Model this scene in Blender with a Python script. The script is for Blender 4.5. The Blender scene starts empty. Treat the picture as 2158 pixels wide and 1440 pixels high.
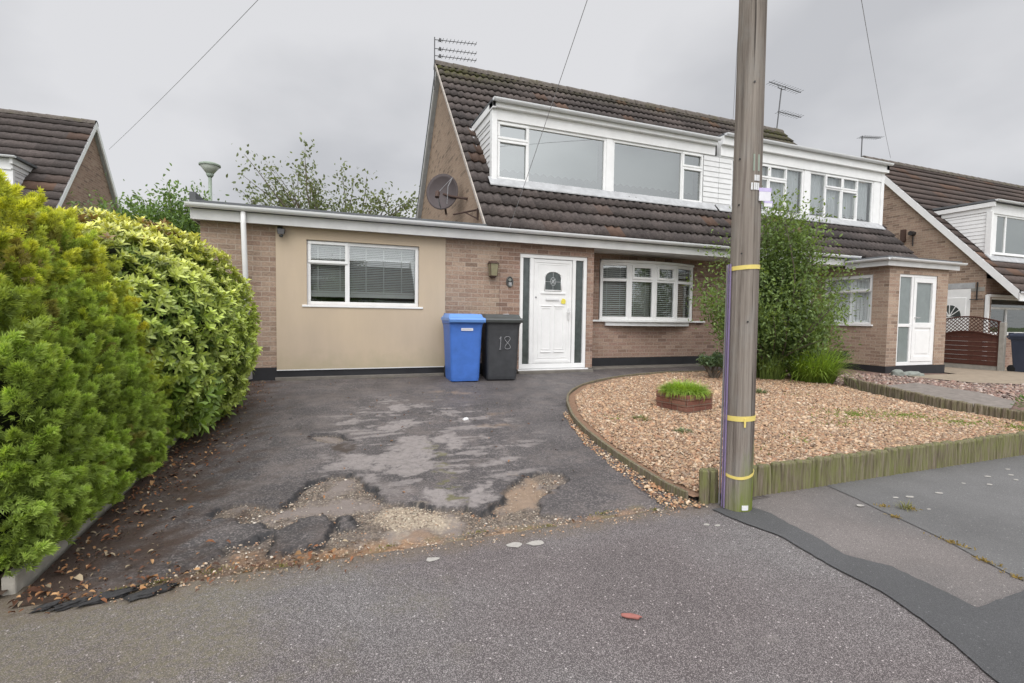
import bpy, math, random
import numpy as np
from mathutils import Vector, Matrix

# ------------------------------------------------------------------ camera, world, sun, exposure
SC = bpy.context.scene
COL = SC.collection
def look(yaw, pitch, roll):
    cy, sy = math.cos(yaw), math.sin(yaw); cp, sp = math.cos(pitch), math.sin(pitch)
    cr, sr = math.cos(roll), math.sin(roll)
    f = Vector((sy*cp, cy*cp, sp)); ri = Vector((cy, -sy, 0)); u = ri.cross(f)
    a = ri*cr+u*sr; b = -ri*sr+u*cr
    return Matrix((a, b, -f)).transposed()
cam = bpy.data.cameras.new('camera'); camo = bpy.data.objects.new('camera', cam); COL.objects.link(camo)
cam.sensor_width = 36.0; cam.lens = 36.0*1034.8/2158.0
cam.clip_start = 0.05; cam.clip_end = 600
CAMZ = 1.005
camo.matrix_world = Matrix.Translation((0, 0, CAMZ)) @ look(0.36281, -0.04827, 0.013573).to_4x4()
SC.camera = camo

W = bpy.data.worlds.new('World'); SC.world = W; W.use_nodes = True
SUN_EL, SUN_AZ = math.radians(46), math.radians(205)      # azimuth clockwise from +Y
def world():
    nt = W.node_tree; N = nt.nodes; L = nt.links
    for n in list(N): N.remove(n)
    out = N.new('ShaderNodeOutputWorld'); bg = N.new('ShaderNodeBackground'); bg.inputs[1].default_value = 0.1
    sky = N.new('ShaderNodeTexSky'); sky.sky_type = 'NISHITA'; sky.sun_disc = False
    sky.sun_elevation = SUN_EL; sky.sun_rotation = SUN_AZ
    tc = N.new('ShaderNodeTexCoord')
    sep = N.new('ShaderNodeSeparateXYZ'); L.new(tc.outputs['Generated'], sep.inputs[0])
    # cloud deck: flatten the direction so the clouds stretch towards the horizon
    mz = N.new('ShaderNodeMath'); mz.operation = 'MAXIMUM'; L.new(sep.outputs[2], mz.inputs[0]); mz.inputs[1].default_value = 0.0
    ad = N.new('ShaderNodeMath'); L.new(mz.outputs[0], ad.inputs[0]); ad.inputs[1].default_value = 0.35
    dv = N.new('ShaderNodeVectorMath'); dv.operation = 'DIVIDE'; L.new(tc.outputs['Generated'], dv.inputs[0]); L.new(ad.outputs[0], dv.inputs[1])
    nz = N.new('ShaderNodeTexNoise'); nz.inputs['Scale'].default_value = 1.6; nz.inputs['Detail'].default_value = 5; nz.inputs['Roughness'].default_value = 0.45
    L.new(dv.outputs[0], nz.inputs['Vector'])
    cr = N.new('ShaderNodeValToRGB'); L.new(nz.outputs[0], cr.inputs[0])
    cr.color_ramp.elements[0].position = 0.36; cr.color_ramp.elements[0].color = (0.475, 0.48, 0.50, 1)
    cr.color_ramp.elements[1].position = 0.60; cr.color_ramp.elements[1].color = (0.635, 0.635, 0.65, 1)
    # brighter cloud overhead and around the hidden sun (behind the viewer)
    sd = Vector((math.sin(SUN_AZ)*math.cos(SUN_EL), math.cos(SUN_AZ)*math.cos(SUN_EL), math.sin(SUN_EL)))
    dt = N.new('ShaderNodeVectorMath'); dt.operation = 'DOT_PRODUCT'; L.new(tc.outputs['Generated'], dt.inputs[0]); dt.inputs[1].default_value = sd
    mr = N.new('ShaderNodeMapRange'); mr.interpolation_type = 'SMOOTHSTEP'
    mr.inputs[1].default_value = 0.25; mr.inputs[2].default_value = 1.0; mr.inputs[3].default_value = 11.6; mr.inputs[4].default_value = 36.0
    L.new(dt.outputs['Value'], mr.inputs[0])
    mr2 = N.new('ShaderNodeMapRange'); mr2.interpolation_type = 'SMOOTHSTEP'
    mr2.inputs[1].default_value = 0.55; mr2.inputs[2].default_value = 0.95; mr2.inputs[3].default_value = 1.0; mr2.inputs[4].default_value = 1.7
    L.new(sep.outputs[2], mr2.inputs[0])
    mm = N.new('ShaderNodeMath'); mm.operation = 'MULTIPLY'; L.new(mr.outputs[0], mm.inputs[0]); L.new(mr2.outputs[0], mm.inputs[1])
    ml = N.new('ShaderNodeVectorMath'); ml.operation = 'SCALE'; L.new(cr.outputs[0], ml.inputs[0]); L.new(mm.outputs[0], ml.inputs['Scale'])
    mx = N.new('ShaderNodeMixRGB'); mx.inputs[0].default_value = 0.94
    L.new(sky.outputs[0], mx.inputs[1]); L.new(ml.outputs[0], mx.inputs[2])
    L.new(mx.outputs[0], bg.inputs[0]); L.new(bg.outputs[0], out.inputs[0])
world()
sl = bpy.data.lights.new('sun', 'SUN'); sl.energy = 1.0; sl.angle = math.radians(40); sl.color = (1.0, 0.965, 0.91)
slo = bpy.data.objects.new('sun', sl); COL.objects.link(slo)
slo.rotation_euler = (Vector((math.sin(SUN_AZ)*math.cos(SUN_EL), math.cos(SUN_AZ)*math.cos(SUN_EL), math.sin(SUN_EL)))).to_track_quat('Z', 'Y').to_euler()
slo.location = (-6, -8, 14)
SC.view_settings.view_transform = 'Standard'; SC.view_settings.look = 'None'
SC.view_settings.exposure = 0.06; SC.view_settings.gamma = 1.0
SC.render.engine = 'CYCLES'
SC.cycles.max_bounces = 8; SC.cycles.transparent_max_bounces = 12
SC.cycles.use_denoising = True

random.seed(7); RNG = np.random.default_rng(7)

# ------------------------------------------------------------------ helpers
class MB:
    def __init__(s): s.v = []; s.f = []
    def poly(s, pts):
        n = len(s.v); s.v += [tuple(p) for p in pts]; s.f.append(tuple(range(n, n+len(pts))))
    def box(s, x0, x1, y0, y1, z0, z1):
        if x1 < x0: x0, x1 = x1, x0
        if y1 < y0: y0, y1 = y1, y0
        if z1 < z0: z0, z1 = z1, z0
        n = len(s.v)
        s.v += [(x0,y0,z0),(x1,y0,z0),(x1,y1,z0),(x0,y1,z0),(x0,y0,z1),(x1,y0,z1),(x1,y1,z1),(x0,y1,z1)]
        s.f += [(n,n+3,n+2,n+1),(n+4,n+5,n+6,n+7),(n,n+1,n+5,n+4),(n+1,n+2,n+6,n+5),(n+2,n+3,n+7,n+6),(n+3,n,n+4,n+7)]
        return s
    def hexa(s, p):            # 8 points ordered like box
        n = len(s.v); s.v += [tuple(q) for q in p]
        s.f += [(n,n+3,n+2,n+1),(n+4,n+5,n+6,n+7),(n,n+1,n+5,n+4),(n+1,n+2,n+6,n+5),(n+2,n+3,n+7,n+6),(n+3,n,n+4,n+7)]
        return s
    def prism(s, poly, axis, a, b):  # poly 2D in the other two axes, extruded along axis a..b
        def P(u, w, t):
            return {'x': (t, u, w), 'y': (u, t, w), 'z': (u, w, t)}[axis]
        n = len(s.v); k = len(poly)
        s.v += [P(u, w, a) for u, w in poly] + [P(u, w, b) for u, w in poly]
        s.f.append(tuple(n+i for i in range(k))[::-1]); s.f.append(tuple(n+k+i for i in range(k)))
        for i in range(k):
            j = (i+1) % k; s.f.append((n+i, n+j, n+k+j, n+k+i))
        return s
    def tube(s, pts, r, seg=8, caps=True):
        pts = [Vector(p) for p in pts]; rs = r if isinstance(r, (list, tuple)) else [r]*len(pts)
        rings = []; up = None
        for i, p in enumerate(pts):
            d = (pts[min(i+1, len(pts)-1)]-pts[max(i-1, 0)]).normalized()
            if up is None:
                up = Vector((0, 0, 1)) if abs(d.z) < 0.9 else Vector((1, 0, 0))
            a = d.cross(up)
            if a.length < 1e-5: a = d.cross(Vector((0, 1, 0)))
            a.normalize(); b = a.cross(d).normalized(); up = b
            n = len(s.v)
            for k in range(seg):
                t = 2*math.pi*k/seg; s.v.append(tuple(p+a*(math.cos(t)*rs[i])+b*(math.sin(t)*rs[i])))
            rings.append(n)
        for i in range(len(rings)-1):
            for k in range(seg):
                k2 = (k+1) % seg; s.f.append((rings[i]+k, rings[i+1]+k, rings[i+1]+k2, rings[i]+k2))
        if caps:
            s.f.append(tuple(rings[0]+k for k in range(seg))); s.f.append(tuple(rings[-1]+k for k in range(seg))[::-1])
        return s
    def lathe(s, c, prof, seg=20, axis='z'):
        n0 = len(s.v)
        for r, h in prof:
            for k in range(seg):
                t = 2*math.pi*k/seg; u, w = r*math.cos(t), r*math.sin(t)
                s.v.append((c[0]+u, c[1]+w, c[2]+h) if axis == 'z' else ((c[0]+u, c[1]+h, c[2]+w) if axis == 'y' else (c[0]+h, c[1]+u, c[2]+w)))
        for i in range(len(prof)-1):
            for k in range(seg):
                k2 = (k+1) % seg; a = n0+i*seg; b = a+seg
                s.f.append((a+k, a+k2, b+k2, b+k))
        s.f.append(tuple(n0+k for k in range(seg))[::-1]); s.f.append(tuple(n0+(len(prof)-1)*seg+k for k in range(seg)))
        return s

def smart_uv(me):
    """box-projected metres: u along the wall, v up"""
    n = len(me.loops)
    if not n: return
    co = np.empty(len(me.vertices)*3); me.vertices.foreach_get('co', co); co = co.reshape(-1, 3)
    li = np.empty(n, dtype=np.int64); me.loops.foreach_get('vertex_index', li)
    pn = np.empty(len(me.polygons)*3); me.polygons.foreach_get('normal', pn); pn = np.abs(pn.reshape(-1, 3))
    lt = np.empty(len(me.polygons), dtype=np.int64); me.polygons.foreach_get('loop_total', lt)
    ax = np.repeat(np.argmax(pn, 1), lt); P = co[li]
    u = np.where(ax == 0, P[:, 1], P[:, 0]); v = np.where(ax == 2, P[:, 1], P[:, 2])
    uv = me.uv_layers.new(name='UVMap'); uv.data.foreach_set('uv', np.stack([u, v], 1).ravel())

ROOT = {}
def link(name, me, m, parent=None, smooth=False, bevel=0, seg=2):
    o = bpy.data.objects.new(name, me); COL.objects.link(o)
    if m is not None: me.materials.append(m)
    if smooth: me.polygons.foreach_set('use_smooth', [True]*len(me.polygons))
    if bevel:
        b = o.modifiers.new('bevel', 'BEVEL'); b.width = bevel; b.segments = seg; b.limit_method = 'ANGLE'; b.angle_limit = math.radians(40)
    if parent is not None: o.parent = parent
    return o
def base_of(p):
    while p.parent is not None: p = p.parent
    return Vector(p.location)
def obj(name, mb, m, parent=None, smooth=False, bevel=0, origin=None, seg=2):
    me = bpy.data.meshes.new(name); me.from_pydata(mb.v, [], mb.f); me.update()
    smart_uv(me)
    if parent is not None: off = base_of(parent)
    elif origin is not None: off = Vector(origin)
    else:
        a = np.array(mb.v); off = Vector(((a[:, 0].min()+a[:, 0].max())/2, (a[:, 1].min()+a[:, 1].max())/2, a[:, 2].min()))
    me.transform(Matrix.Translation(-off))
    o = link(name, me, m, parent, smooth, bevel, seg)
    if parent is None: o.location = off
    return o
def npmesh(name, V, Fc, m, parent=None, col=None, smooth=False, attrs=None, origin=(0, 0, 0)):
    """V (n,3), Fc (k,3|4) int; col (n,3) point colours"""
    V = np.asarray(V, dtype=np.float64); Fc = np.asarray(Fc, dtype=np.int32)
    off = base_of(parent) if parent is not None else Vector(origin)
    V = V-np.array(off)
    me = bpy.data.meshes.new(name); k = Fc.shape[1]
    me.vertices.add(len(V)); me.vertices.foreach_set('co', V.ravel())
    me.loops.add(Fc.size); me.loops.foreach_set('vertex_index', Fc.ravel())
    me.polygons.add(len(Fc)); me.polygons.foreach_set('loop_start', np.arange(0, Fc.size, k)); me.polygons.foreach_set('loop_total', np.full(len(Fc), k))
    me.update(calc_edges=True); me.validate()
    def put(nm, c):
        at = me.color_attributes.new(nm, 'FLOAT_COLOR', 'POINT')
        at.data.foreach_set('color', np.concatenate([c, np.ones((len(c), 1))], 1).astype(np.float32).ravel())
    if col is not None: put('Col', col)
    for nm, c in (attrs or {}).items(): put(nm, c)
    o = link(name, me, m, parent, smooth)
    if parent is None: o.location = off
    return o
def tag(o, label=None, cat=None, group=None, kind=None):
    if label: o['label'] = label
    if cat: o['category'] = cat
    if group: o['group'] = group
    if kind: o['kind'] = kind
    return o
def thing(name, label, cat, loc=(0, 0, 0), group=None):
    o = bpy.data.objects.new(name, None); COL.objects.link(o); o.location = loc; o.empty_display_size = 0.2
    return tag(o, label, cat, group)

class SinNoise:                     # smooth pseudo-noise, 1..3 dimensions, about -1..1
    def __init__(s, dim, scale, seed, n=14, octaves=3, rough=0.55):
        r = np.random.default_rng(seed); K, P, A = [], [], []
        for o in range(octaves):
            d = r.normal(size=(n, dim)); d /= np.linalg.norm(d, axis=1, keepdims=True)
            K.append(d*(2*math.pi/scale*2**o)*r.uniform(0.6, 1.4, (n, 1))); P.append(r.uniform(0, 6.28, n)); A.append(np.full(n, rough**o))
        s.K, s.P, s.A = np.concatenate(K), np.concatenate(P), np.concatenate(A)
        s.A /= math.sqrt((s.A**2).sum()/2)*1.6
    def __call__(s, X):
        out = np.zeros(len(X))
        for k, p, a in zip(s.K, s.P, s.A): out += a*np.sin(X@k+p)
        return out

def ground_z(X, Y):
    X = np.asarray(X, float); Y = np.asarray(Y, float)
    h = -0.03*np.clip(X-8, 0, 11); t = np.clip((Y-3)/5, 0, 1)
    return -0.2+(h+0.2)*t
def gz(x, y): return float(ground_z(x, y))

# ------------------------------------------------------------------ materials
class NT:
    def __init__(s, name):
        s.m = bpy.data.materials.new(name); s.m.use_nodes = True; s.t = s.m.node_tree
        s.b = s.t.nodes['Principled BSDF']; s.out = s.t.nodes['Material Output']
    def n(s, ty, **kw):
        nd = s.t.nodes.new('ShaderNode'+ty)
        for k, v in kw.items():
            if k.startswith('i_'):
                key = k[2:]; nd.inputs[int(key) if key.isdigit() else key.replace('_', ' ')].default_value = v
            else: setattr(nd, k, v)
        return nd
    def l(s, a, b): s.t.links.new(a, b)
    def ramp(s, src, stops, interp='LINEAR'):
        r = s.n('ValToRGB'); s.l(src, r.inputs[0]); r.color_ramp.interpolation = interp
        e = r.color_ramp.elements
        while len(e) < len(stops): e.new(0.5)
        for q, (p, c) in zip(e, stops): q.position = p; q.color = (c, c, c, 1) if isinstance(c, (int, float)) else (*c, 1)
        return r.outputs[0]
    def noise(s, vec, scale, detail=3, rough=0.5):
        nd = s.n('TexNoise'); nd.inputs['Scale'].default_value = scale; nd.inputs['Detail'].default_value = detail; nd.inputs['Roughness'].default_value = rough
        if vec is not None: s.l(vec, nd.inputs['Vector'])
        return nd.outputs[0]
    def mix(s, fac, a, b, mode='MIX'):
        x = s.n('MixRGB', blend_type=mode)
        for i, v in enumerate((fac, a, b)):
            if isinstance(v, (int, float)): x.inputs[i].default_value = v if i == 0 else (v, v, v, 1)
            elif isinstance(v, tuple): x.inputs[i].default_value = (*v, 1)
            else: s.l(v, x.inputs[i])
        return x.outputs[0]
    def math(s, op, a, b=0.0):
        x = s.n('Math', operation=op)
        for i, v in enumerate((a, b)):
            if isinstance(v, (int, float)): x.inputs[i].default_value = v
            else: s.l(v, x.inputs[i])
        return x.outputs[0]
    def obj(s): return s.n('TexCoord').outputs['Object']
    def geo(s): return s.n('NewGeometry').outputs['Position']
    def uv(s): return s.n('UVMap').outputs[0]
    def attr(s, nm='Col'):
        a = s.n('Attribute', attribute_name=nm); return a
    def scalev(s, v, sc):
        m = s.n('Mapping'); m.inputs['Scale'].default_value = sc; s.l(v, m.inputs[0]); return m.outputs[0]
    def bump(s, h, strength=0.3, dist=0.01, prev=None):
        b = s.n('Bump'); b.inputs['Strength'].default_value = strength; b.inputs['Distance'].default_value = dist; s.l(h, b.inputs['Height'])
        if prev is not None: s.l(prev, b.inputs['Normal'])
        return b.outputs[0]
    def done(s, color=None, rough=0.6, normal=None, spec=0.4, metal=0.0):
        if color is not None:
            if isinstance(color, tuple): s.b.inputs['Base Color'].default_value = (*color, 1)
            else: s.l(color, s.b.inputs['Base Color'])
        if isinstance(rough, (int, float)): s.b.inputs['Roughness'].default_value = rough
        else: s.l(rough, s.b.inputs['Roughness'])
        s.b.inputs['Specular IOR Level'].default_value = spec; s.b.inputs['Metallic'].default_value = metal
        if normal is not None: s.l(normal, s.b.inputs['Normal'])
        return s.m

def plain(name, c, rough=0.5, var=0.12, scale=6.0, spec=0.4, metal=0.0, bump=0.0, bscale=60):
    t = NT(name); p = t.geo()
    f = t.noise(p, scale, 4, 0.6)
    f = t.ramp(f, [(0.25, 1.0-var), (0.75, 1.0+var)])
    col = t.mix(1.0, c, f, 'MULTIPLY')
    nm = t.bump(t.noise(p, bscale, 3), bump, 0.005) if bump else None
    return t.done(col, rough, nm, spec, metal)

def brick_mat(name, c1, c2, c3, mortar, course=0.075, length=0.225):
    t = NT(name); uv = t.uv()
    b = t.n('TexBrick', offset=0.5); t.l(uv, b.inputs['Vector'])
    for k, v in (('Scale', 1.0), ('Brick Width', length), ('Row Height', course), ('Mortar Size', 0.006), ('Mortar Smooth', 0.3), ('Bias', 0.0)): b.inputs[k].default_value = v
    b.inputs['Color1'].default_value = (0, 0, 0, 1); b.inputs['Color2'].default_value = (1, 1, 1, 1); b.inputs['Mortar'].default_value = (0.5, 0.5, 0.5, 1)
    r = t.ramp(b.outputs['Color'], [(0.0, c1), (0.3, c2), (0.55, c3), (0.8, c2), (1.0, tuple(x*0.62 for x in c1))])
    fine = t.noise(t.scalev(uv, (1, 1.6, 1)), 26, 4, 0.65)
    r = t.mix(0.85, r, t.ramp(fine, [(0.28, 0.62), (0.72, 1.35)]), 'MULTIPLY')
    big = t.noise(uv, 0.9, 3); r = t.mix(1.0, r, t.ramp(big, [(0.3, 0.86), (0.7, 1.12)]), 'MULTIPLY')
    col = t.mix(b.outputs['Fac'], r, mortar)
    h = t.math('ADD', t.math('MULTIPLY', b.outputs['Fac'], -1.0), t.math('MULTIPLY', fine, 0.5))
    return t.done(col, 0.9, t.bump(h, 0.6, 0.006), 0.2)

M = {}
M['brick_buff'] = brick_mat('buff_brick', (0.32, 0.225, 0.17), (0.38, 0.285, 0.215), (0.27, 0.185, 0.14), (0.40, 0.335, 0.275))
M['brick_warm'] = brick_mat('warm_brick', (0.33, 0.22, 0.175), (0.28, 0.185, 0.14), (0.37, 0.265, 0.205), (0.37, 0.30, 0.255))
M['brick_red'] = brick_mat('red_planter_brick', (0.22, 0.10, 0.07), (0.17, 0.075, 0.055), (0.25, 0.13, 0.095), (0.17, 0.13, 0.10))
M['upvc'] = plain('white_upvc', (0.80, 0.80, 0.79), 0.38, 0.055, 5)
M['upvc_old'] = plain('weathered_white_plastic', (0.70, 0.70, 0.695), 0.45, 0.08, 5)
M['fascia'] = plain('grey_white_fascia', (0.60, 0.60, 0.59), 0.5, 0.11, 3.5)
M['gutter'] = plain('white_gutter', (0.72, 0.73, 0.735), 0.35, 0.05, 3)
M['lead'] = plain('pale_flashing', (0.40, 0.405, 0.41), 0.6, 0.22, 7)
M['felt'] = plain('grey_roof_felt', (0.12, 0.125, 0.13), 0.9, 0.2, 5, bump=0.3)
M['black_paint'] = plain('black_plinth_paint', (0.022, 0.022, 0.025), 0.6, 0.3, 4, bump=0.2, bscale=30)
M['concrete'] = plain('concrete', (0.30, 0.285, 0.255), 0.9, 0.18, 9, spec=0.2, bump=0.4, bscale=90)
M['concrete_damp'] = plain('damp_concrete', (0.17, 0.155, 0.135), 0.85, 0.25, 6, spec=0.3, bump=0.4, bscale=70)
M['dark'] = plain('dark_interior', (0.09, 0.09, 0.09), 0.9, 0.1)
M['black_metal'] = plain('black_metal', (0.03, 0.028, 0.028), 0.5, 0.2)
M['brown_metal'] = plain('rusty_bracket', (0.07, 0.04, 0.03), 0.7, 0.3, 30)
M['alu'] = plain('grey_aluminium', (0.30, 0.30, 0.31), 0.45, 0.1, metal=0.5)
M['dark_alu'] = plain('dull_aerial_metal', (0.10, 0.10, 0.105), 0.6, 0.1)
M['blind'] = plain('white_blind_slats', (0.72, 0.72, 0.71), 0.5, 0.03)
M['net'] = plain('pale_net_curtain', (0.78, 0.78, 0.80), 0.9, 0.06, 20)
M['backing'] = plain('grey_pane_backing', (0.43, 0.44, 0.435), 0.9, 0.03, 2)  # tone stands in for grey sky reflected in the upper panes
M['blue_plastic'] = plain('blue_bin_plastic', (0.055, 0.155, 0.50), 0.46, 0.14, 7, spec=0.4, bump=0.05, bscale=200)
M['blue_lid'] = plain('pale_blue_lid_plastic', (0.12, 0.27, 0.62), 0.38, 0.08, 4, spec=0.5)
M['grey_plastic'] = plain('charcoal_bin_plastic', (0.042, 0.044, 0.048), 0.5, 0.25, 8, spec=0.5, bump=0.06, bscale=200)
M['grey_lid'] = plain('dark_grey_lid_plastic', (0.055, 0.06, 0.058), 0.4, 0.15, 5, spec=0.5)
M['navy_plastic'] = plain('slate_blue_bin_plastic', (0.045, 0.055, 0.085), 0.45, 0.1, 4)
M['rubber'] = plain('black_rubber', (0.015, 0.015, 0.015), 0.8, 0.2)
M['white_paint'] = plain('white_paint', (0.70, 0.70, 0.70), 0.6, 0.15, 40)
M['paper'] = plain('white_paper', (0.72, 0.71, 0.74), 0.5, 0.06, 40)
M['lilac'] = plain('lilac_paper', (0.55, 0.48, 0.72), 0.6, 0.1, 40)
M['tape'] = plain('yellow_tape', (0.72, 0.58, 0.17), 0.45, 0.1, 20)
M['purple'] = plain('purple_cable_sheath', (0.20, 0.155, 0.27), 0.5, 0.12, 10)
M['pale_cable'] = plain('pale_grey_conduit', (0.25, 0.235, 0.235), 0.5, 0.1)
M['wire'] = plain('grey_overhead_wire', (0.33, 0.33, 0.34), 0.6, 0.05)
M['lantern_glass'] = plain('dull_amber_lantern', (0.22, 0.20, 0.12), 0.3, 0.15, 20)
M['lamp_green'] = plain('mossy_green_lamp', (0.27, 0.32, 0.26), 0.55, 0.2, 8)
M['lamp_bowl'] = plain('translucent_lamp_bowl', (0.46, 0.49, 0.43), 0.4, 0.1, 8)
M['stain_wood'] = plain('red_brown_wood', (0.075, 0.026, 0.018), 0.6, 0.25, 12, bump=0.3)
M['chrome'] = plain('silver_handle', (0.6, 0.6, 0.6), 0.25, 0.03, metal=0.7)
M['sticker_y'] = plain('yellow_sticker', (0.75, 0.65, 0.10), 0.5, 0.2, 60)
M['stone_green'] = plain('grey_green_stone', (0.22, 0.235, 0.21), 0.9, 0.2, 14, bump=0.4)
M['petal_red'] = plain('red_petals', (0.50, 0.02, 0.04), 0.6, 0.2, 30)
M['frag_red'] = plain('red_brick_fragment', (0.30, 0.12, 0.10), 0.9, 0.2, 50, bump=0.5)
M['dish'] = plain('brown_mesh_dish', (0.065, 0.05, 0.05), 0.6, 0.12, 10)
M['silver'] = plain('bare_metal', (0.5, 0.52, 0.52), 0.4, 0.1, metal=0.3)

def render_mat():
    t = NT('cream_render'); p = t.geo()
    big = t.noise(p, 1.2, 4); streak = t.noise(t.scalev(p, (2.0, 2.0, 0.45)), 1.6, 5, 0.65)
    c = t.mix(t.ramp(big, [(0.35, 0.0), (0.7, 1.0)]), (0.53, 0.43, 0.315), (0.49, 0.40, 0.305))
    c = t.mix(1.0, c, t.ramp(streak, [(0.3, 0.94), (0.7, 1.025)]), 'MULTIPLY')
    sp = t.n('SeparateXYZ'); t.l(p, sp.inputs[0])
    low = t.math('ADD', sp.outputs[2], t.math('MULTIPLY', t.noise(p, 6, 4), 0.5))
    c = t.mix(t.ramp(low, [(0.32, 0.55), (0.72, 0.0)]), c, (0.34, 0.31, 0.20))
    return t.done(c, 0.9, t.bump(t.noise(p, 90, 3), 0.25, 0.004), 0.2)
M['render'] = render_mat()

def glass_mat(name, fac, tint=(0.55, 0.6, 0.58)):
    t = NT(name)
    tr = t.n('BsdfTransparent'); tr.inputs[0].default_value = (*tint, 1)
    gl = t.n('BsdfGlossy'); gl.inputs['Roughness'].default_value = 0.015; gl.inputs[0].default_value = (0.92, 0.96, 0.95, 1)
    p = t.geo(); nm = t.bump(t.noise(p, 1.3, 2), 0.02, 0.05); t.l(nm, gl.inputs['Normal'])
    fr = t.n('Fresnel'); fr.inputs[0].default_value = 1.55; t.l(nm, fr.inputs['Normal'])
    f = t.math('MINIMUM', t.math('ADD', t.math('MULTIPLY', fr.outputs[0], 1.0), fac), 0.95)
    mx = t.n('MixShader'); t.l(f, mx.inputs[0]); t.l(tr.outputs[0], mx.inputs[1]); t.l(gl.outputs[0], mx.inputs[2])
    t.l(mx.outputs[0], t.out.inputs[0]); return t.m
M['glass'] = glass_mat('window_glass', 0.15, (0.9, 0.93, 0.92))
M['glass_mirror'] = glass_mat('upper_window_glass', 0.30)
M['glass_obscure'] = plain('obscured_dark_glass', (0.06, 0.072, 0.07), 0.15, 0.35, 9, spec=0.6, bump=0.15, bscale=70)
M['glass_grey'] = plain('grey_obscured_glass', (0.20, 0.23, 0.225), 0.12, 0.12, 6, spec=0.7, bump=0.1, bscale=60)

def tile_mat(name, c1, c2, moss):
    t = NT(name); uv = t.n('UVMap', uv_map='Tile').outputs[0]
    sp = t.n('SeparateXYZ'); t.l(uv, sp.inputs[0])
    wn = t.n('TexWhiteNoise', noise_dimensions='2D')
    cb = t.n('CombineXYZ'); t.l(t.math('FLOOR', sp.outputs[0]), cb.inputs[0]); t.l(t.math('FLOOR', sp.outputs[1]), cb.inputs[1]); t.l(cb.outputs[0], wn.inputs['Vector'])
    p = t.geo()
    c = t.mix(wn.outputs[0], c1, c2)
    n1 = t.noise(p, 16, 5, 0.7); c = t.mix(0.9, c, t.ramp(n1, [(0.3, 0.6), (0.7, 1.4)]), 'MULTIPLY')
    lich = t.noise(p, 34, 3, 0.6); c = t.mix(t.ramp(lich, [(0.58, 0.0), (0.74, 0.65)]), c, (0.19, 0.18, 0.15))
    sc_ = t.n('SeparateColor'); t.l(wn.outputs['Color'], sc_.inputs[0]); c = t.mix(t.ramp(sc_.outputs[1], [(0.93, 0.0), (0.95, 0.7)]), c, (0.15, 0.085, 0.055))
    n2 = t.noise(p, 0.55, 4, 0.6); c = t.mix(t.ramp(n2, [(0.42, 0.0), (0.68, 0.55)]), c, (0.035, 0.033, 0.034))
    mo = t.math('MULTIPLY', t.attr('Moss').outputs['Fac'], t.ramp(t.noise(p, 9, 5, 0.7), [(0.38, 0.0), (0.6, 1.0)]))
    c = t.mix(mo, c, moss)
    return t.done(c, 0.85, t.bump(t.noise(p, 70, 3), 0.4, 0.006), 0.25)
M['tile'] = tile_mat('brown_concrete_roof_tile', (0.066, 0.054, 0.050), (0.110, 0.089, 0.082), (0.075, 0.075, 0.022))
M['tile_far'] = tile_mat('plain_brown_roof_tile', (0.085, 0.062, 0.054), (0.105, 0.08, 0.07), (0.075, 0.075, 0.03))

def leaf_mat(name, trans=0.3, rough=0.5, spec=0.35):
    t = NT(name); a = t.attr('Col').outputs['Color']
    t.done(a, rough, None, spec)
    tl = t.n('BsdfTranslucent'); t.l(t.mix(1.0, a, (1.25, 1.2, 0.5), 'MULTIPLY'), tl.inputs[0])
    mx = t.n('MixShader'); mx.inputs[0].default_value = trans
    t.l(t.b.outputs[0], mx.inputs[1]); t.l(tl.outputs[0], mx.inputs[2]); t.l(mx.outputs[0], t.out.inputs[0]); return t.m
M['leaf'] = leaf_mat('leaf', 0.42); M['leaf_gloss'] = leaf_mat('glossy_leaf', 0.25, 0.35, 0.5)
def colour_mat(name, rough=0.85, spec=0.25):
    t = NT(name); return t.done(t.attr('Col').outputs['Color'], rough, None, spec)
M['stone'] = colour_mat('gravel_stones', 0.6, 0.35); M['litter'] = colour_mat('dead_leaf', 0.8)
M['bark'] = plain('bark', (0.10, 0.08, 0.06), 0.9, 0.3, 20, bump=0.5)
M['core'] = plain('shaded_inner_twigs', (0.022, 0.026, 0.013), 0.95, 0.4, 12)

def pole_mat():
    t = NT('weathered_pole_wood'); p = t.geo()
    g = t.noise(t.scalev(p, (38, 38, 0.9)), 1.0, 6, 0.7)
    g2 = t.noise(t.scalev(p, (11, 11, 0.35)), 1.0, 4, 0.6)
    c = t.ramp(g, [(0.25, (0.085, 0.070, 0.06)), (0.45, (0.205, 0.175, 0.148)), (0.7, (0.335, 0.295, 0.255))])
    c = t.mix(t.ramp(g2, [(0.56, 0.0), (0.66, 0.75)]), c, (0.085, 0.062, 0.055))
    bl = t.noise(t.scalev(p, (1, 1, 0.5)), 6.0, 4, 0.7); c = t.mix(t.ramp(bl, [(0.5, 0.0), (0.75, 0.4)]), c, (0.27, 0.275, 0.26))
    sp = t.n('SeparateXYZ'); t.l(p, sp.inputs[0])
    hgt = t.math('ADD', sp.outputs[2], t.math('MULTIPLY', t.noise(t.scalev(p, (24, 24, 3)), 1.0, 4, 0.7), 0.75))
    side = t.math('ADD', t.math('MULTIPLY', t.math('SUBTRACT', sp.outputs[0], 2.46), 2.2), hgt)
    c = t.mix(t.ramp(t.math('SUBTRACT', hgt, t.math('MULTIPLY', t.math('SUBTRACT', sp.outputs[0], 2.47), 2.5)), [(0.14, 0.9), (0.55, 0.0)]), c, (0.155, 0.20, 0.025))
    ck = t.noise(t.scalev(p, (60, 60, 0.8)), 1.0, 3, 0.5); c = t.mix(t.ramp(ck, [(0.30, 0.85), (0.36, 0.0)]), c, (0.035, 0.028, 0.024))
    return t.done(c, 0.85, t.bump(g, 1.0, 0.015), 0.2)
M['pole'] = pole_mat()
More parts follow.
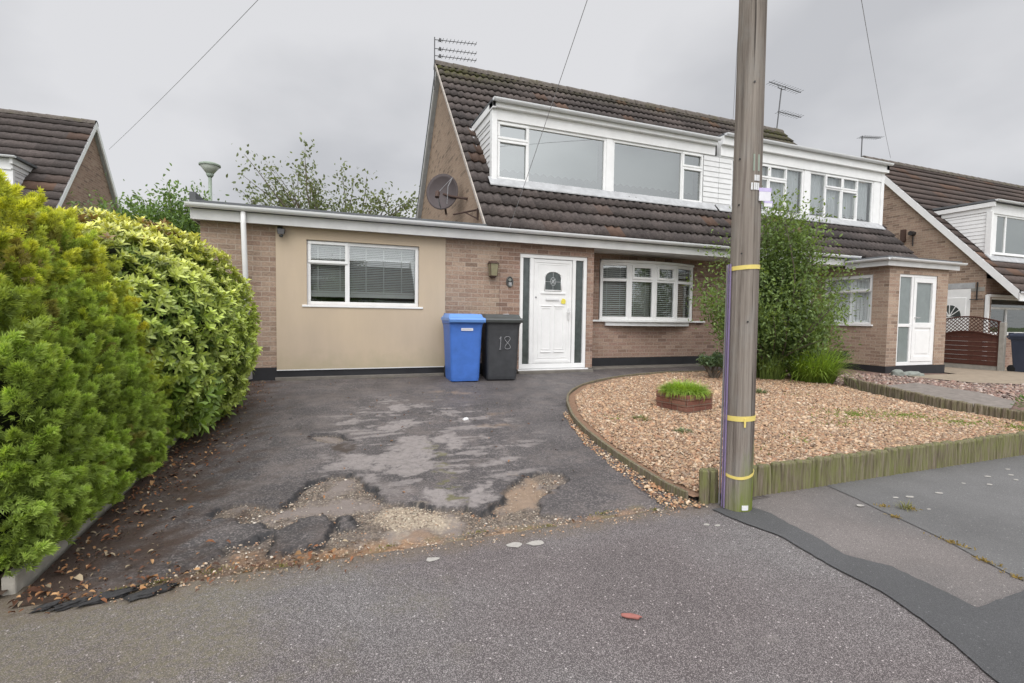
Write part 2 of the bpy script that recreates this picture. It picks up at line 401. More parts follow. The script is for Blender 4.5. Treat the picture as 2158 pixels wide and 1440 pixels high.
def log_mat(name, moss_amt):
    t = NT(name); p = t.geo()
    g = t.noise(t.scalev(p, (70, 70, 3)), 1.0, 5, 0.7)
    c = t.ramp(g, [(0.28, (0.055, 0.042, 0.03)), (0.5, (0.165, 0.135, 0.10)), (0.72, (0.30, 0.255, 0.20))])
    mo = t.noise(t.scalev(p, (26, 26, 5)), 1.0, 5, 0.75)
    c = t.mix(t.ramp(mo, [(0.5-0.2*moss_amt, 0.0), (0.62, 0.85*moss_amt)]), c, (0.17, 0.195, 0.05))
    return t.done(c, 0.9, t.bump(g, 0.8, 0.01), 0.2)
M['log_moss'] = log_mat('mossy_timber', 0.72); M['log'] = log_mat('weathered_timber', 0.35)

def tarmac(name, base, light, stones=0.45, tint=None, stain=None, rough=0.75, speck=(150, 420)):
    t = NT(name); p = t.geo()
    v = t.n('TexVoronoi'); v.inputs['Scale'].default_value = speck[0]; t.l(p, v.inputs['Vector'])
    wn = t.n('SeparateColor'); t.l(v.outputs['Color'], wn.inputs[0])
    c = t.mix(t.ramp(wn.outputs[0], [(0.0, 0.0), (1.0-stones, 0.1), (1.0, 1.0)]), base, light)
    n = t.noise(p, speck[1], 2, 0.7); c = t.mix(1.0, c, t.ramp(n, [(0.25, 0.62), (0.75, 1.4)]), 'MULTIPLY')
    b = t.noise(p, 0.8, 6, 0.65); c = t.mix(1.0, c, t.ramp(b, [(0.3, 0.74), (0.7, 1.2)]), 'MULTIPLY')
    w_ = t.n('TexVoronoi'); w_.inputs['Scale'].default_value = 95; t.l(p, w_.inputs['Vector']); ws = t.n('SeparateColor'); t.l(w_.outputs['Color'], ws.inputs[0])
    c = t.mix(t.math('MULTIPLY', t.ramp(ws.outputs[1], [(0.965, 0.0), (0.97, 0.8)]), t.ramp(w_.outputs['Distance'], [(0.25, 1.0), (0.4, 0.0)])), c, tuple(min(0.6, x*1.5) for x in light))
    if tint: c = t.mix(t.ramp(t.noise(p, 0.8, 3), [(0.4, 0.0), (0.6, 0.8)]), c, t.mix(1.0, c, tint, 'MULTIPLY'))
    if stain: c = stain(t, p, c)
    h = t.math('ADD', v.outputs['Distance'], t.math('MULTIPLY', n, 0.5))
    return t.done(c, rough, t.bump(h, 0.5, 0.004), 0.35)
def pave_stain(t, p, c):
    sp = t.n('SeparateXYZ'); t.l(p, sp.inputs[0])
    # mossy ochre bloom near the hedge corner and dirt along the drive's edge
    a = t.math('ADD', t.math('MULTIPLY', sp.outputs[0], -0.42), t.math('MULTIPLY', t.noise(p, 2.6, 6, 0.68), 1.5))
    m = t.math('MULTIPLY', t.ramp(a, [(0.62, 0.0), (1.0, 0.62)]), t.ramp(t.noise(p, 34, 5, 0.75), [(0.36, 0.1), (0.62, 1.0)]))
    c = t.mix(m, c, (0.165, 0.145, 0.085))
    e = t.math('ADD', sp.outputs[1], t.math('MULTIPLY', t.noise(p, 7, 5, 0.7), 0.35))
    c = t.mix(t.ramp(e, [(2.52, 0.0), (2.72, 0.7)]) if False else t.ramp(t.math('SUBTRACT', e, 1.9), [(0.63, 0.0), (0.8, 0.6)]), c, (0.15, 0.115, 0.08))
    l = t.noise(p, 5.5, 4, 0.6); c = t.mix(t.ramp(l, [(0.66, 0.0), (0.74, 0.28)]), c, (0.30, 0.27, 0.25))
    return c
M['pave_pink'] = tarmac('pink_grey_footway', (0.076, 0.064, 0.0635), (0.40, 0.355, 0.345), 0.40, (0.90, 0.97, 0.97), pave_stain, 0.8, (430, 900))
M['pave_grey'] = tarmac('grey_footway', (0.115, 0.108, 0.105), (0.27, 0.255, 0.245), 0.35, (1.05, 0.98, 0.95), None, 0.7, (430, 900))
M['pave_new'] = tarmac('newer_grey_footway', (0.116, 0.114, 0.112), (0.22, 0.215, 0.21), 0.3, None, None, 0.65, (430, 900))
M['patch'] = tarmac('dark_trench_repair', (0.066, 0.066, 0.068), (0.125, 0.125, 0.125), 0.3, None, None, 0.6, (430, 900))
M['road'] = tarmac('road_asphalt', (0.07, 0.07, 0.072), (0.16, 0.16, 0.16), 0.3, None, None, 0.7)
M['soil'] = plain('garden_soil', (0.075, 0.05, 0.035), 0.95, 0.35, 8, bump=0.6, bscale=50)
M['grass_ground'] = plain('rough_lawn', (0.07, 0.10, 0.03), 0.95, 0.35, 3, bump=0.5)
M['gravel_base'] = plain('gravel_bed_soil', (0.20, 0.12, 0.075), 0.95, 0.4, 40, bump=0.7, bscale=80)
M['gravel_base_b'] = plain('red_gravel_bed', (0.15, 0.095, 0.075), 0.95, 0.4, 40, bump=0.7, bscale=80)
M['slab'] = plain('grey_garden_slab', (0.20, 0.175, 0.155), 0.9, 0.3, 9, spec=0.2, bump=0.6, bscale=40)
M['drive_b'] = plain('buff_concrete_drive', (0.27, 0.22, 0.165), 0.9, 0.2, 6, spec=0.2, bump=0.4, bscale=60)

def drive_mat():
    t = NT('worn_driveway_tarmac'); p = t.geo()
    A = t.n('SeparateColor'); t.l(t.attr('MaskA').outputs['Color'], A.inputs[0])      # hole, pale, sand
    B = t.n('SeparateColor'); t.l(t.attr('MaskB').outputs['Color'], B.inputs[0])      # moss, dirt, edge
    C = t.n('SeparateColor'); t.l(t.attr('MaskC').outputs['Color'], C.inputs[0])      # light gravel, orange, wet
    v = t.n('TexVoronoi'); v.inputs['Scale'].default_value = 120; t.l(p, v.inputs['Vector'])
    vr = t.n('SeparateColor'); t.l(v.outputs['Color'], vr.inputs[0])
    n = t.noise(p, 260, 3, 0.7)
    tar = t.mix(t.ramp(vr.outputs[0], [(0.55, 0.0), (1.0, 1.0)]), (0.060, 0.054, 0.054), (0.175, 0.155, 0.148))
    tar = t.mix(1.0, tar, t.ramp(t.noise(p, 1.7, 5, 0.6), [(0.3, 0.75), (0.7, 1.3)]), 'MULTIPLY')
    tar = t.mix(t.ramp(t.noise(p, 3.3, 5, 0.65), [(0.48, 0.0), (0.66, 0.5)]), tar, (0.165, 0.138, 0.125))
    tar = t.mix(1.0, tar, t.ramp(n, [(0.25, 0.65), (0.75, 1.4)]), 'MULTIPLY')
    pale = t.mix(1.0, (0.255, 0.228, 0.216), t.ramp(n, [(0.25, 0.72), (0.75, 1.28)]), 'MULTIPLY')
    pale = t.mix(t.ramp(t.noise(p, 24, 4, 0.7), [(0.55, 0.0), (0.68, 0.7)]), pale, tar)
    c = t.mix(A.outputs[1], tar, pale)
    v2 = t.n('TexVoronoi'); v2.inputs['Scale'].default_value = 90; t.l(p, v2.inputs['Vector'])
    v2r = t.n('SeparateColor'); t.l(v2.outputs['Color'], v2r.inputs[0])
    st = t.ramp(v2r.outputs[1], [(0.0, (0.10, 0.08, 0.065)), (0.35, (0.19, 0.15, 0.12)), (0.7, (0.27, 0.215, 0.165)), (0.9, (0.36, 0.29, 0.22)), (1.0, (0.50, 0.44, 0.36))])
    st = t.mix(1.0, st, t.ramp(v2.outputs['Distance'], [(0.0, 1.15), (0.6, 0.5)]), 'MULTIPLY')
    worn = t.mix(1.0, (0.20, 0.168, 0.15), t.ramp(n, [(0.25, 0.7), (0.75, 1.3)]), 'MULTIPLY')
    hol = t.mix(t.ramp(t.noise(p, 4.2, 4, 0.6), [(0.45, 0.0), (0.6, 1.0)]), st, worn)
    hol = t.mix(B.outputs[2], hol, st)
    c = t.mix(A.outputs[0], c, hol)
    c = t.mix(C.outputs[1], c, t.mix(0.35, (0.36, 0.21, 0.11), st))
    lg = t.mix(0.55, (0.36, 0.295, 0.22), t.ramp(v2r.outputs[1], [(0.0, (0.17, 0.135, 0.10)), (1.0, (0.50, 0.42, 0.32))]))
    c = t.mix(C.outputs[0], c, lg)
    c = t.mix(A.outputs[2], c, t.mix(t.ramp(n, [(0.3, 0.0), (0.7, 0.5)]), (0.24, 0.165, 0.11), (0.36, 0.27, 0.19)))
    c = t.mix(B.outputs[0], c, t.mix(t.ramp(n, [(0.3, 0.0), (0.7, 1.0)]), (0.09, 0.09, 0.035), (0.16, 0.145, 0.06)))
    c = t.mix(B.outputs[1], c, t.mix(t.ramp(n, [(0.3, 0.0), (0.7, 1.0)]), (0.034, 0.022, 0.017), (0.075, 0.047, 0.034)))
    c = t.mix(C.outputs[2], c, (0.06, 0.045, 0.036))
    c = t.mix(t.attr('MaskD').outputs['Fac'], c, (0.026, 0.025, 0.026))  # dark cracks and broken edges: bare bitumen, with shade of their depth painted in
    r = t.mix(t.ramp(t.noise(p, 0.7, 3), [(0.4, 0.0), (0.65, 1.0)]), 0.75, 0.5)
    h = t.math('ADD', t.math('MULTIPLY', v.outputs['Distance'], 0.7), n)
    return t.done(c, r, t.bump(h, 0.55, 0.005), 0.4)
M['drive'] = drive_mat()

# ------------------------------------------------------------------ ground, pavement, drive
def grid(xs, ys):
    X, Y = np.meshgrid(xs, ys); n, k = len(xs), len(ys)
    i = np.arange((k-1)*(n-1)); r = i//(n-1); c = i % (n-1); a = r*n+c
    return X.ravel(), Y.ravel(), np.stack([a, a+1, a+n+1, a+n], 1)
xs = np.concatenate([np.linspace(-300, -20, 8), np.linspace(-18, 30, 49), np.linspace(34, 300, 8)])
ys = np.concatenate([np.linspace(-300, -12, 8), np.linspace(-10, 20, 61), np.linspace(24, 300, 8)])
X, Y, Fc = grid(xs, ys)
tag(npmesh('ground', np.stack([X, Y, ground_z(X, Y)-0.12], 1), Fc, M['grass_ground']), kind='structure')
def sheet(name, pts, z, m, kind='structure', thick=0.0, jag=False):
    if jag:
        R_ = random.Random(3); q = []
        for (x0_, y0_), (x1_, y1_) in zip(pts, pts[1:]+pts[:1]):
            k = max(1, int(math.hypot(x1_-x0_, y1_-y0_)/0.035)) if max(x0_, x1_) < 6 else 1
            q += [(x0_+(x1_-x0_)*i/k+R_.uniform(-.005, .005), y0_+(y1_-y0_)*i/k+R_.uniform(-.004, .004)) for i in range(k)]
        pts = q
    mb = MB()
    if thick: mb.prism(pts, 'z', z-thick, z)
    else: mb.poly([(x, y, z) for x, y in pts])
    return tag(obj(name, mb, m), kind=kind)
def cpoly(name, pts, off, m, step=0.25, kind='structure'):
    """polygon draped over the ground profile"""
    import bmesh
    bm = bmesh.new(); bm.faces.new([bm.verts.new((x, y, 0)) for x, y in pts])
    ys_ = [p[1] for p in pts]; xs_ = [p[0] for p in pts]
    for yy in (3.0, 8.0):
        bmesh.ops.bisect_plane(bm, geom=bm.verts[:]+bm.edges[:]+bm.faces[:], plane_co=(0, yy, 0), plane_no=(0, 1, 0))
    for xx in (8.0, 10, 12, 14, 16, 19.0):
        bmesh.ops.bisect_plane(bm, geom=bm.verts[:]+bm.edges[:]+bm.faces[:], plane_co=(xx, 0, 0), plane_no=(1, 0, 0))
    for v in bm.verts: v.co.z = gz(v.co.x, v.co.y)+off
    me = bpy.data.meshes.new(name); bm.to_mesh(me); bm.free(); smart_uv(me)
    return tag(link(name, me, m), kind=kind)
PZ = -0.2
sheet('pavement', [(-30, 0.2), (2.40, 0.2), (2.40, 2.53), (-1.20, 2.53), (-1.20, 2.72), (-30, 2.72)], PZ-0.004, M['pave_pink'])
sheet('older_pavement', [(2.40, 0.2), (30, 0.2), (30, 2.53), (2.40, 2.53)], PZ-0.004, M['pave_grey'])
sheet('newer_pavement', [(3.46, 2.53), (3.40, 2.26), (3.33, 2.05), (3.29, 1.86), (3.22, 1.63), (3.14, 1.45), (3.07, 1.25), (30, 1.25), (30, 2.53)], PZ+0.0, M['pave_new'])
trench = [(2.30, 2.42), (2.32, 2.2), (2.38, 1.99), (2.33, 1.67), (2.32, 1.41), (2.25, 1.18), (2.13, 0.95), (2.02, 0.72), (1.95, 0.45), (30, 0.45), (30, 1.21), (2.96, 1.20), (2.58, 1.19), (2.60, 1.36), (2.61, 1.55), (2.55, 1.64), (2.51, 1.72), (2.56, 1.9), (2.575, 2.09), (2.60, 2.25), (2.56, 2.42)]
sheet('trench_repair', trench, PZ+0.004, M['patch'], jag=True)
sheet('road', [(-60, -9), (60, -9), (60, 0.12), (-60, 0.12)], PZ-0.10, M['road'])
mb = MB(); mb.box(-60, 60, 0.06, 0.2, PZ-0.25, PZ-0.008); tag(obj('road_kerb', mb, M['concrete']), kind='structure')

def inside(P, poly):
    poly = np.array(poly); x, y = P[:, 0], P[:, 1]; r = np.zeros(len(P), bool); j = len(poly)-1
    for i in range(len(poly)):
        xi, yi = poly[i]; xj, yj = poly[j]
        c = ((yi > y) != (yj > y)) & (x < (xj-xi)*(y-yi)/(yj-yi+1e-12)+xi); r ^= c; j = i
    return r
def dist(P, poly, closed=True):
    poly = np.array(poly, float); d = np.full(len(P), 1e9); n = len(poly)
    for i in range(n if closed else n-1):
        a, b = poly[i], poly[(i+1) % n]; e = b-a; t = np.clip(((P-a)@e)/(e@e+1e-12), 0, 1)
        d = np.minimum(d, np.linalg.norm(P-a-t[:, None]*e, axis=1))
    return d
def sdf(P, poly): return np.where(inside(P, poly), -1, 1)*dist(P, poly)
def sstep(a, b, x): t = np.clip((x-a)/(b-a), 0, 1); return t*t*(3-2*t)

HOLE = [(-0.67,3.31),(-0.64,3.39),(-0.54,3.45),(-0.45,3.43),(-0.36,3.34),(-0.29,3.30),(-0.25,3.42),(-0.16,3.55),(-0.10,3.73),(0.03,3.79),(0.20,3.75),(0.26,3.60),(0.31,3.41),(0.32,3.28),(0.41,3.20),(0.56,3.08),(0.72,2.97),(0.83,2.96),(0.87,2.86),(0.97,2.84),(1.10,3.04),(1.25,3.27),(1.38,3.41),(1.52,3.43),(1.70,3.38),(1.66,3.21),(1.46,3.06),(1.33,2.93),(1.24,2.73),(1.42,2.62),(1.36,2.4),(-0.57,2.4),(-0.62,2.70),(-0.54,2.77),(-0.49,2.88),(-0.34,2.95),(-0.24,2.99),(-0.30,3.03),(-0.44,3.14),(-0.58,3.26)]
ISL = [(-0.30,2.73),(-0.23,2.67),(-0.20,2.72),(-0.09,2.72),(-0.02,2.77),(-0.00,2.93),(-0.02,3.13),(-0.15,3.12),(-0.28,2.98)]
ISL2 = [(0.02,3.00),(0.11,3.05),(0.19,2.95),(0.17,2.87),(0.10,2.88)]
LGRAV = [(0.27,3.00),(0.37,3.11),(0.51,3.10),(0.70,2.92),(0.64,2.76),(0.44,2.70),(0.30,2.83)]
SAND = [(1.36,3.36),(1.49,3.36),(1.43,3.00),(1.17,2.85),(1.02,2.81),(1.11,3.04),(1.21,3.17)]
HOLE3 = [(-0.16,4.89),(-0.01,4.98),(0.13,4.87),(0.21,4.66),(0.09,4.61),(-0.12,4.72)]
WET = [(0.03,4.48),(0.17,4.58),(0.22,4.46),(0.19,4.30),(0.07,4.31)]
PALE = [[(0.04,3.99),(0.16,4.19),(0.53,4.18),(0.66,4.60),(0.90,4.67),(0.87,4.09),(0.78,3.65),(0.66,3.60),(0.53,3.64),(0.34,3.82),(0.21,3.81)],
        [(0.56,3.23),(0.63,3.35),(0.79,3.27),(0.81,3.06),(0.72,3.00)], [(0.64,5.97),(0.88,6.13),(0.92,5.81),(0.77,5.65)], [(0.14,5.30),(0.34,5.57),(0.35,5.40),(0.20,5.25)],
        [(0.87,3.18),(1.12,3.39),(1.09,3.18),(0.95,2.96),(0.82,2.97)], [(0.95,4.5),(1.15,4.7),(1.2,4.2),(1.0,4.1)], [(0.5,5.0),(0.8,5.3),(0.95,5.1),(0.6,4.8)]]
RUST = [[(1.46,4.80),(1.77,4.88),(1.84,4.78),(1.65,4.64)], [(1.35,6.76),(1.64,6.84),(1.84,6.59),(1.54,6.45)], [(1.66,5.48),(1.89,5.32),(1.80,5.21)]]
ORANGE = [(-0.62,2.58),(-0.45,2.70),(-0.43,2.78),(-0.30,2.70),(-0.17,2.66),(0.05,2.70),(0.3,2.68),(0.6,2.66),(0.66,2.55),(0.3,2.50),(-0.20,2.48),(-0.7,2.48)]
def driveway():
    xs = np.concatenate([np.arange(-1.22, 2.0, 0.0125), np.arange(2.0, 2.7, 0.025), np.arange(2.7, 8.31, 0.08)])
    ys = np.concatenate([np.arange(2.47, 5.0, 0.0125), np.arange(5.0, 6.6, 0.03), np.arange(6.6, 8.86, 0.06)])
    X, Y, Fc = grid(xs, ys); P = np.stack([X, Y], 1)
    w = SinNoise(2, 0.30, 3, octaves=5, rough=0.62); w2 = SinNoise(2, 0.3, 4, octaves=5, rough=0.62)
    Q = P+np.stack([w(P), w2(P)], 1)*0.028
    dh = np.minimum(sdf(Q, HOLE), sdf(Q, HOLE3)); dh = np.maximum(dh, -sdf(Q, ISL)); dh = np.maximum(dh, -sdf(Q, ISL2))
    hole = sstep(0.005, -0.008, dh)
    big = SinNoise(2, 1.6, 9)(P); lump = SinNoise(2, 0.5, 10, octaves=4)(P); fine = SinNoise(2, 0.05, 11, octaves=3)(P)
    deep = np.clip(-dh/0.14, 0, 1)
    z = ground_z(X, Y)+0.004+0.006*big+0.002*lump
    depth = 0.030*(1-0.45*deep)+0.006*lump+0.005*fine*hole
    fade = sstep(2.5, 2.62, Y)*0.8+0.2
    z = z-hole*depth*fade+0.0012*fine
    edge_low = sstep(2.66, 2.5, Y+0.04*w(P)); z -= 0.012*edge_low
    lg = sstep(0.07, -0.07, sdf(P, LGRAV))
    mx = lambda L, s: sstep(s, -s, np.min([sdf(P+np.stack([w(P), w2(P)], 1)*0.06, q) for q in L], 0))
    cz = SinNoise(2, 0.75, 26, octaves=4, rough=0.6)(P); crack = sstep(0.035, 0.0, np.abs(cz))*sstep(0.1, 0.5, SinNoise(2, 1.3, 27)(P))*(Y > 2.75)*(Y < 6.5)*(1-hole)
    z = z-0.006*crack
    pale = mx(PALE, 0.03)
    stk = SinNoise(2, 0.42, 24, octaves=5, rough=0.7)(P*np.array([0.55, 1.5])); zone = sstep(0.25, -0.25, sdf(P, [(-0.1, 3.7), (0.0, 5.6), (0.6, 6.6), (1.5, 6.2), (2.0, 4.9), (1.75, 3.5), (1.2, 3.2), (0.5, 3.3)]))
    pale = np.maximum(pale, 0.85*zone*sstep(0.25, 0.75, stk)); pale *= 0.75+0.25*sstep(-0.5, 0.3, SinNoise(2, 0.09, 25, octaves=3)(P))
    sand = mx([SAND], 0.05); sand = np.maximum(sand*0.8, 0.55*mx(RUST, 0.09)*sstep(-0.5, 0.3, lump))
    orange = np.maximum(mx([ORANGE], 0.06)*(0.55+0.45*sstep(-0.4, 0.3, lump)), 0.75*sstep(2.60, 2.52, Y+0.05*w(P))*sstep(2.2, 1.6, X)); lg = mx([LGRAV], 0.07); wet = mx([WET], 0.03)
    ml = dist(P+0.05*np.stack([w(P), w2(P)], 1), [(0.86,4.5),(0.87,3.94),(0.82,3.40),(0.81,3.0)], False)
    moss = sstep(0.05, 0.005, ml)*sstep(-0.3, 0.5, SinNoise(2, 0.2, 21)(P))*0.8
    moss = np.maximum(moss, edge_low*0.65*sstep(-0.1, 0.6, SinNoise(2, 0.35, 22, octaves=4)(P)))
    moss = np.maximum(moss, 0.55*sstep(8.0, 8.3, Y)*(X < 2)*sstep(-0.4, 0.4, lump))
    kd = X+1.2+0.0*Y
    dirt = sstep(0.80, 0.10, kd+0.22*w(P)+0.1*lump)*0.95
    dirt = np.maximum(dirt, 0.55*sstep(3.0, 2.55, Y+0.1*w(P))*sstep(0.3, -0.2, X+0.2*w(P)))
    edge = sstep(0.09, 0.0, np.abs(dh))*hole
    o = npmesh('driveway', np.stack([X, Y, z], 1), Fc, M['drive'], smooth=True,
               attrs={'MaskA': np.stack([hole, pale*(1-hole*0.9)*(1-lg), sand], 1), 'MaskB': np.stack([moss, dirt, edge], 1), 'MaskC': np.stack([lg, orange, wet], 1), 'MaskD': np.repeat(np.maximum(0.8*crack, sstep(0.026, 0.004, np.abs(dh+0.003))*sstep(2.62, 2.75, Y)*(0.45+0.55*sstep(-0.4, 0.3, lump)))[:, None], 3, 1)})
    tag(o, kind='structure')
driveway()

BED = [(8.3,7.62),(7.06,7.5),(5.91,7.53),(4.68,7.22),(3.66,6.61),(3.08,5.94),(2.71,5.17),(2.52,4.65),(2.36,3.9),(2.28,3.26),(2.24,2.8),(2.27,2.56),(7.74,2.56),(7.75,3.3),(7.62,4.0),(7.79,4.93),(8.01,5.5)]
cpoly('gravel_bed', BED, 0.035, M['gravel_base'])
GB = [(8.3,7.7),(8.05,5.5),(7.85,4.93),(7.7,4.0),(7.8,3.3),(7.78,2.56),(22,2.56),(22,8.9),(8.3,8.9)]
cpoly('front_garden', GB, 0.006, M['gravel_base_b'])
cpoly('garden_path', [(8.5,5.55),(10.24,5.82),(10.12,4.84),(9.61,4.13),(8.79,3.82),(7.95,3.9),(8.1,4.6)], 0.03, M['slab'])
cpoly('concrete_drive', [(11.5,6.72),(11.35,6.45),(11.7,5.6),(12.6,5.3),(13.4,2.6),(22,2.6),(22,8.6),(14.0,8.6),(13.7,7.3),(13.6,6.9)], 0.03, M['drive_b'])
cpoly('side_path', [(-14, 8.2), (-1.6, 8.4), (-1.6, 16), (-14, 16)], 0.0, M['concrete_damp'])
cpoly('hedge_bed', [(-6, 1.9), (-1.27, 2.62), (-1.22, 8.3), (-6, 8.3)], 0.02, M['soil'])

def stones(name, n, poly, off, size, palette, kind='stuff', near=None, flat=0.6):
    P = np.array(poly); lo, hi = P.min(0), P.max(0); pts = np.empty((0, 2))
    while len(pts) < n:
        q = RNG.uniform(lo, hi, (n*2, 2)); q = q[inside(q, poly)]
        if near is not None: q = q[RNG.uniform(size=len(q)) < near(q)]
        pts = np.concatenate([pts, q])
    pts = pts[:n]
    T = np.array([(1,0,0),(0,1,0),(-1,0,0),(0,-1,0),(0.1,0.1,0.8),(0.55,0.55,0.45),(-0.5,0.5,0.5),(-0.5,-0.55,0.4),(0.5,-0.5,0.5)])
    TF = np.array([(0,1,5),(1,2,6),(2,3,7),(3,0,8),(0,5,8),(1,6,5),(2,7,6),(3,8,7),(4,5,6),(4,6,7),(4,7,8),(4,8,5)])
    k = len(T); V = np.repeat(T[None], n, 0)*RNG.uniform(0.75, 1.25, (n, k, 3))
    s = size*RNG.lognormal(0, 0.42, n)
    V *= s[:, None, None]*np.stack([np.ones(n), RNG.uniform(0.55, 0.95, n), RNG.uniform(0.5, 1.0, n)*flat*1.6], 1)[:, None]
    a = RNG.uniform(0, 6.28, n); tilt = RNG.normal(0, 0.35, n)
    ca, sa, ct, st = np.cos(a)[:, None], np.sin(a)[:, None], np.cos(tilt)[:, None], np.sin(tilt)[:, None]
    x, y, z = V[..., 0], V[..., 1], V[..., 2]
    x, z = x*ct-z*st, x*st+z*ct
    V = np.stack([x*ca-y*sa, x*sa+y*ca, z], -1)
    V[..., 0] += pts[:, :1]; V[..., 1] += pts[:, 1:]; V[..., 2] += (ground_z(pts[:, 0], pts[:, 1])+off)[:, None]+RNG.uniform(0, 0.012, (n, 1))
    pal = np.array(palette); c = pal[RNG.integers(0, len(pal), n)]*RNG.uniform(0.75, 1.25, (n, 1))
    F_ = (TF[None]+(np.arange(n)*k)[:, None, None]).reshape(-1, 3)
    return tag(npmesh(name, V.reshape(-1, 3), F_, M['stone'], col=np.repeat(c, k, 0)), kind=kind)
PAL = [(0.40,0.25,0.14),(0.34,0.19,0.10),(0.26,0.14,0.075),(0.46,0.31,0.18),(0.52,0.39,0.26),(0.23,0.155,0.105),(0.30,0.23,0.17),(0.36,0.17,0.085),(0.15,0.09,0.06),(0.56,0.46,0.34),(0.42,0.26,0.15)]
PALG = [tuple(0.68*c+0.32*m for c, m in zip(q, (0.385, 0.27, 0.185))) for q in PAL]
BED_IN = [(8.1,7.45),(7.06,7.42),(5.91,7.45),(4.74,7.14),(3.75,6.56),(3.17,5.9),(2.80,5.14),(2.61,4.62),(2.44,3.9),(2.36,3.26),(2.33,2.8),(2.35,2.62),(7.70,2.62),(7.70,3.3),(7.58,4.0),(7.74,4.93),(7.95,5.5)]
stones('gravel', 115000, BED_IN, 0.038, 0.0102, PALG, near=lambda q: np.clip(1.35-0.13*(q[:, 1]-2.5)-0.04*(q[:, 0]-2.3), 0.35, 1.0))
stones('loose_gravel', 1300, [(2.02,2.5),(2.3,2.45),(2.27,3.3),(2.33,3.9),(2.5,4.65),(2.7,5.2),(2.63,5.2),(2.42,4.6),(2.22,3.9),(2.12,3.2)], 0.004, 0.0078, PAL)
PALB = [(0.26,0.16,0.125),(0.32,0.23,0.19),(0.20,0.12,0.10),(0.38,0.31,0.27),(0.14,0.10,0.085),(0.28,0.2,0.15)]
stones('red_gravel', 6000, [(8.3,7.4),(8.15,5.6),(8.5,5.55),(10.2,5.85),(10.1,4.85),(9.65,4.15),(13.2,2.7),(12.6,5.3),(11.7,5.6),(11.35,6.45),(11.5,7.0)], 0.008, 0.02, PALB)
stones('drive_stones', 2600, [q for q in HOLE], -0.022, 0.0048, [(0.40,0.32,0.24),(0.26,0.19,0.14),(0.5,0.45,0.38),(0.16,0.13,0.11),(0.34,0.2,0.12)])
stones('pale_drive_stones', 1500, LGRAV, -0.020, 0.0052, [(0.40,0.33,0.25),(0.34,0.27,0.20),(0.46,0.40,0.31),(0.22,0.17,0.13)])
stones('drive_edge_stones', 1100, [(-0.9,2.44),(2.1,2.44),(2.0,2.62),(0.9,2.6),(-0.3,2.62),(-0.9,2.58)], -0.006, 0.0042, [(0.40,0.26,0.16),(0.30,0.19,0.12),(0.5,0.42,0.33),(0.2,0.15,0.11)])

# ------------------------------------------------------------------ kerb, edging, timber
mb = MB()
for y0, y1 in ((2.66, 3.56), (3.565, 4.47), (4.475, 5.38), (5.385, 6.29), (6.295, 7.2), (7.205, 8.2)):
    xo = -1.245+0.02*(y0-2.6)/5; mb.hexa([(xo-.05,y0,gz(0,y0)-.1),(xo,y0,gz(0,y0)-.1),(xo,y1,gz(0,y1)-.1),(xo-.05,y1,gz(0,y1)-.1),(xo-.05,y0,gz(0,y0)+.075),(xo,y0,gz(0,y0)+.075),(xo,y1,gz(0,y1)+.075),(xo-.05,y1,gz(0,y1)+.075)])
M['kerb'] = plain('pale_kerb_concrete', (0.40, 0.375, 0.325), 0.9, 0.2, 14, spec=0.2, bump=0.5, bscale=90)
tag(obj('kerb_edging', mb, M['kerb'], bevel=0.008), 'low concrete kerb edging along the foot of the conifer hedge', 'kerb')
def edging(name, path, h, t, m, label, cat, off=0.0):
    mb = MB(); pts = [Vector((x, y, 0)) for x, y in path]
    for a, b in zip(pts, pts[1:]):
        d = (b-a).normalized(); n = Vector((-d.y, d.x, 0))*t/2; a2 = a-d*0.003; b2 = b+d*0.003
        q = []
        for zz in (-0.08, h):
            for p, s in ((a2, 1), (a2, -1), (b2, -1), (b2, 1)):
                v = p+n*s; q.append((v.x, v.y, gz(p.x, p.y)+zz+off))
        mb.hexa([q[0], q[1], q[2], q[3], q[4], q[5], q[6], q[7]])
    return tag(obj(name, mb, m, bevel=0.004), label, cat)
curve = [(8.2,7.60),(7.06,7.5),(5.91,7.53),(5.2,7.40),(4.68,7.22),(4.1,6.93),(3.66,6.61),(3.33,6.28),(3.08,5.94),(2.87,5.55),(2.71,5.17),(2.60,4.9),(2.52,4.65),(2.42,4.25),(2.36,3.9),(2.31,3.55),(2.28,3.26),(2.24,2.8),(2.25,2.6)]
edging('lawn_edging', curve, 0.062, 0.028, M['log'], 'thin curved edging strip between tarmac drive and orange gravel bed', 'garden edging')
def log_roll(name, a, b, h0, r, m, label, skip=None):
    mb = MB(); a = Vector(a); b = Vector(b); L = (b-a).length; n = int(L/(2*r*0.78)); R_ = random.Random(5)
    for i in range(n):
        t = (i+0.5)/n; p = a+(b-a)*t
        if skip and skip[0] < p.x < skip[1]: continue
        z0 = gz(p.x, p.y); h = h0*(1+R_.uniform(-0.035, 0.035)); rr = r*R_.uniform(0.92, 1.08)
        lean = (R_.uniform(-0.01, 0.01), R_.uniform(-0.012, 0.012))
        mb.tube([(p.x, p.y, z0-0.05), (p.x+lean[0]*.5, p.y+lean[1]*.5, z0+h*0.6), (p.x+lean[0], p.y+lean[1], z0+h-0.012), (p.x+lean[0], p.y+lean[1], z0+h)], [rr, rr, rr, rr*0.82], 9)
    return tag(obj(name, mb, m, smooth=False, bevel=0.0), label, 'garden edging')
log_roll('timber_edging', (2.69, 2.54, 0), (9.4, 2.54, 0), 0.205, 0.030, M['log_moss'], 'long mossy log edging along the pavement, right of the pole')
log_roll('timber_edging', (2.31, 2.54, 0), (2.45, 2.54, 0), 0.215, 0.034, M['log_moss'], 'short stub of mossy log edging tucked left of the pole foot')
log_roll('timber_edging', (8.25, 5.75, 0), (7.66, 4.0, 0), 0.17, 0.035, M['log'], 'grey log edging between the two front gardens, its half nearer the house')
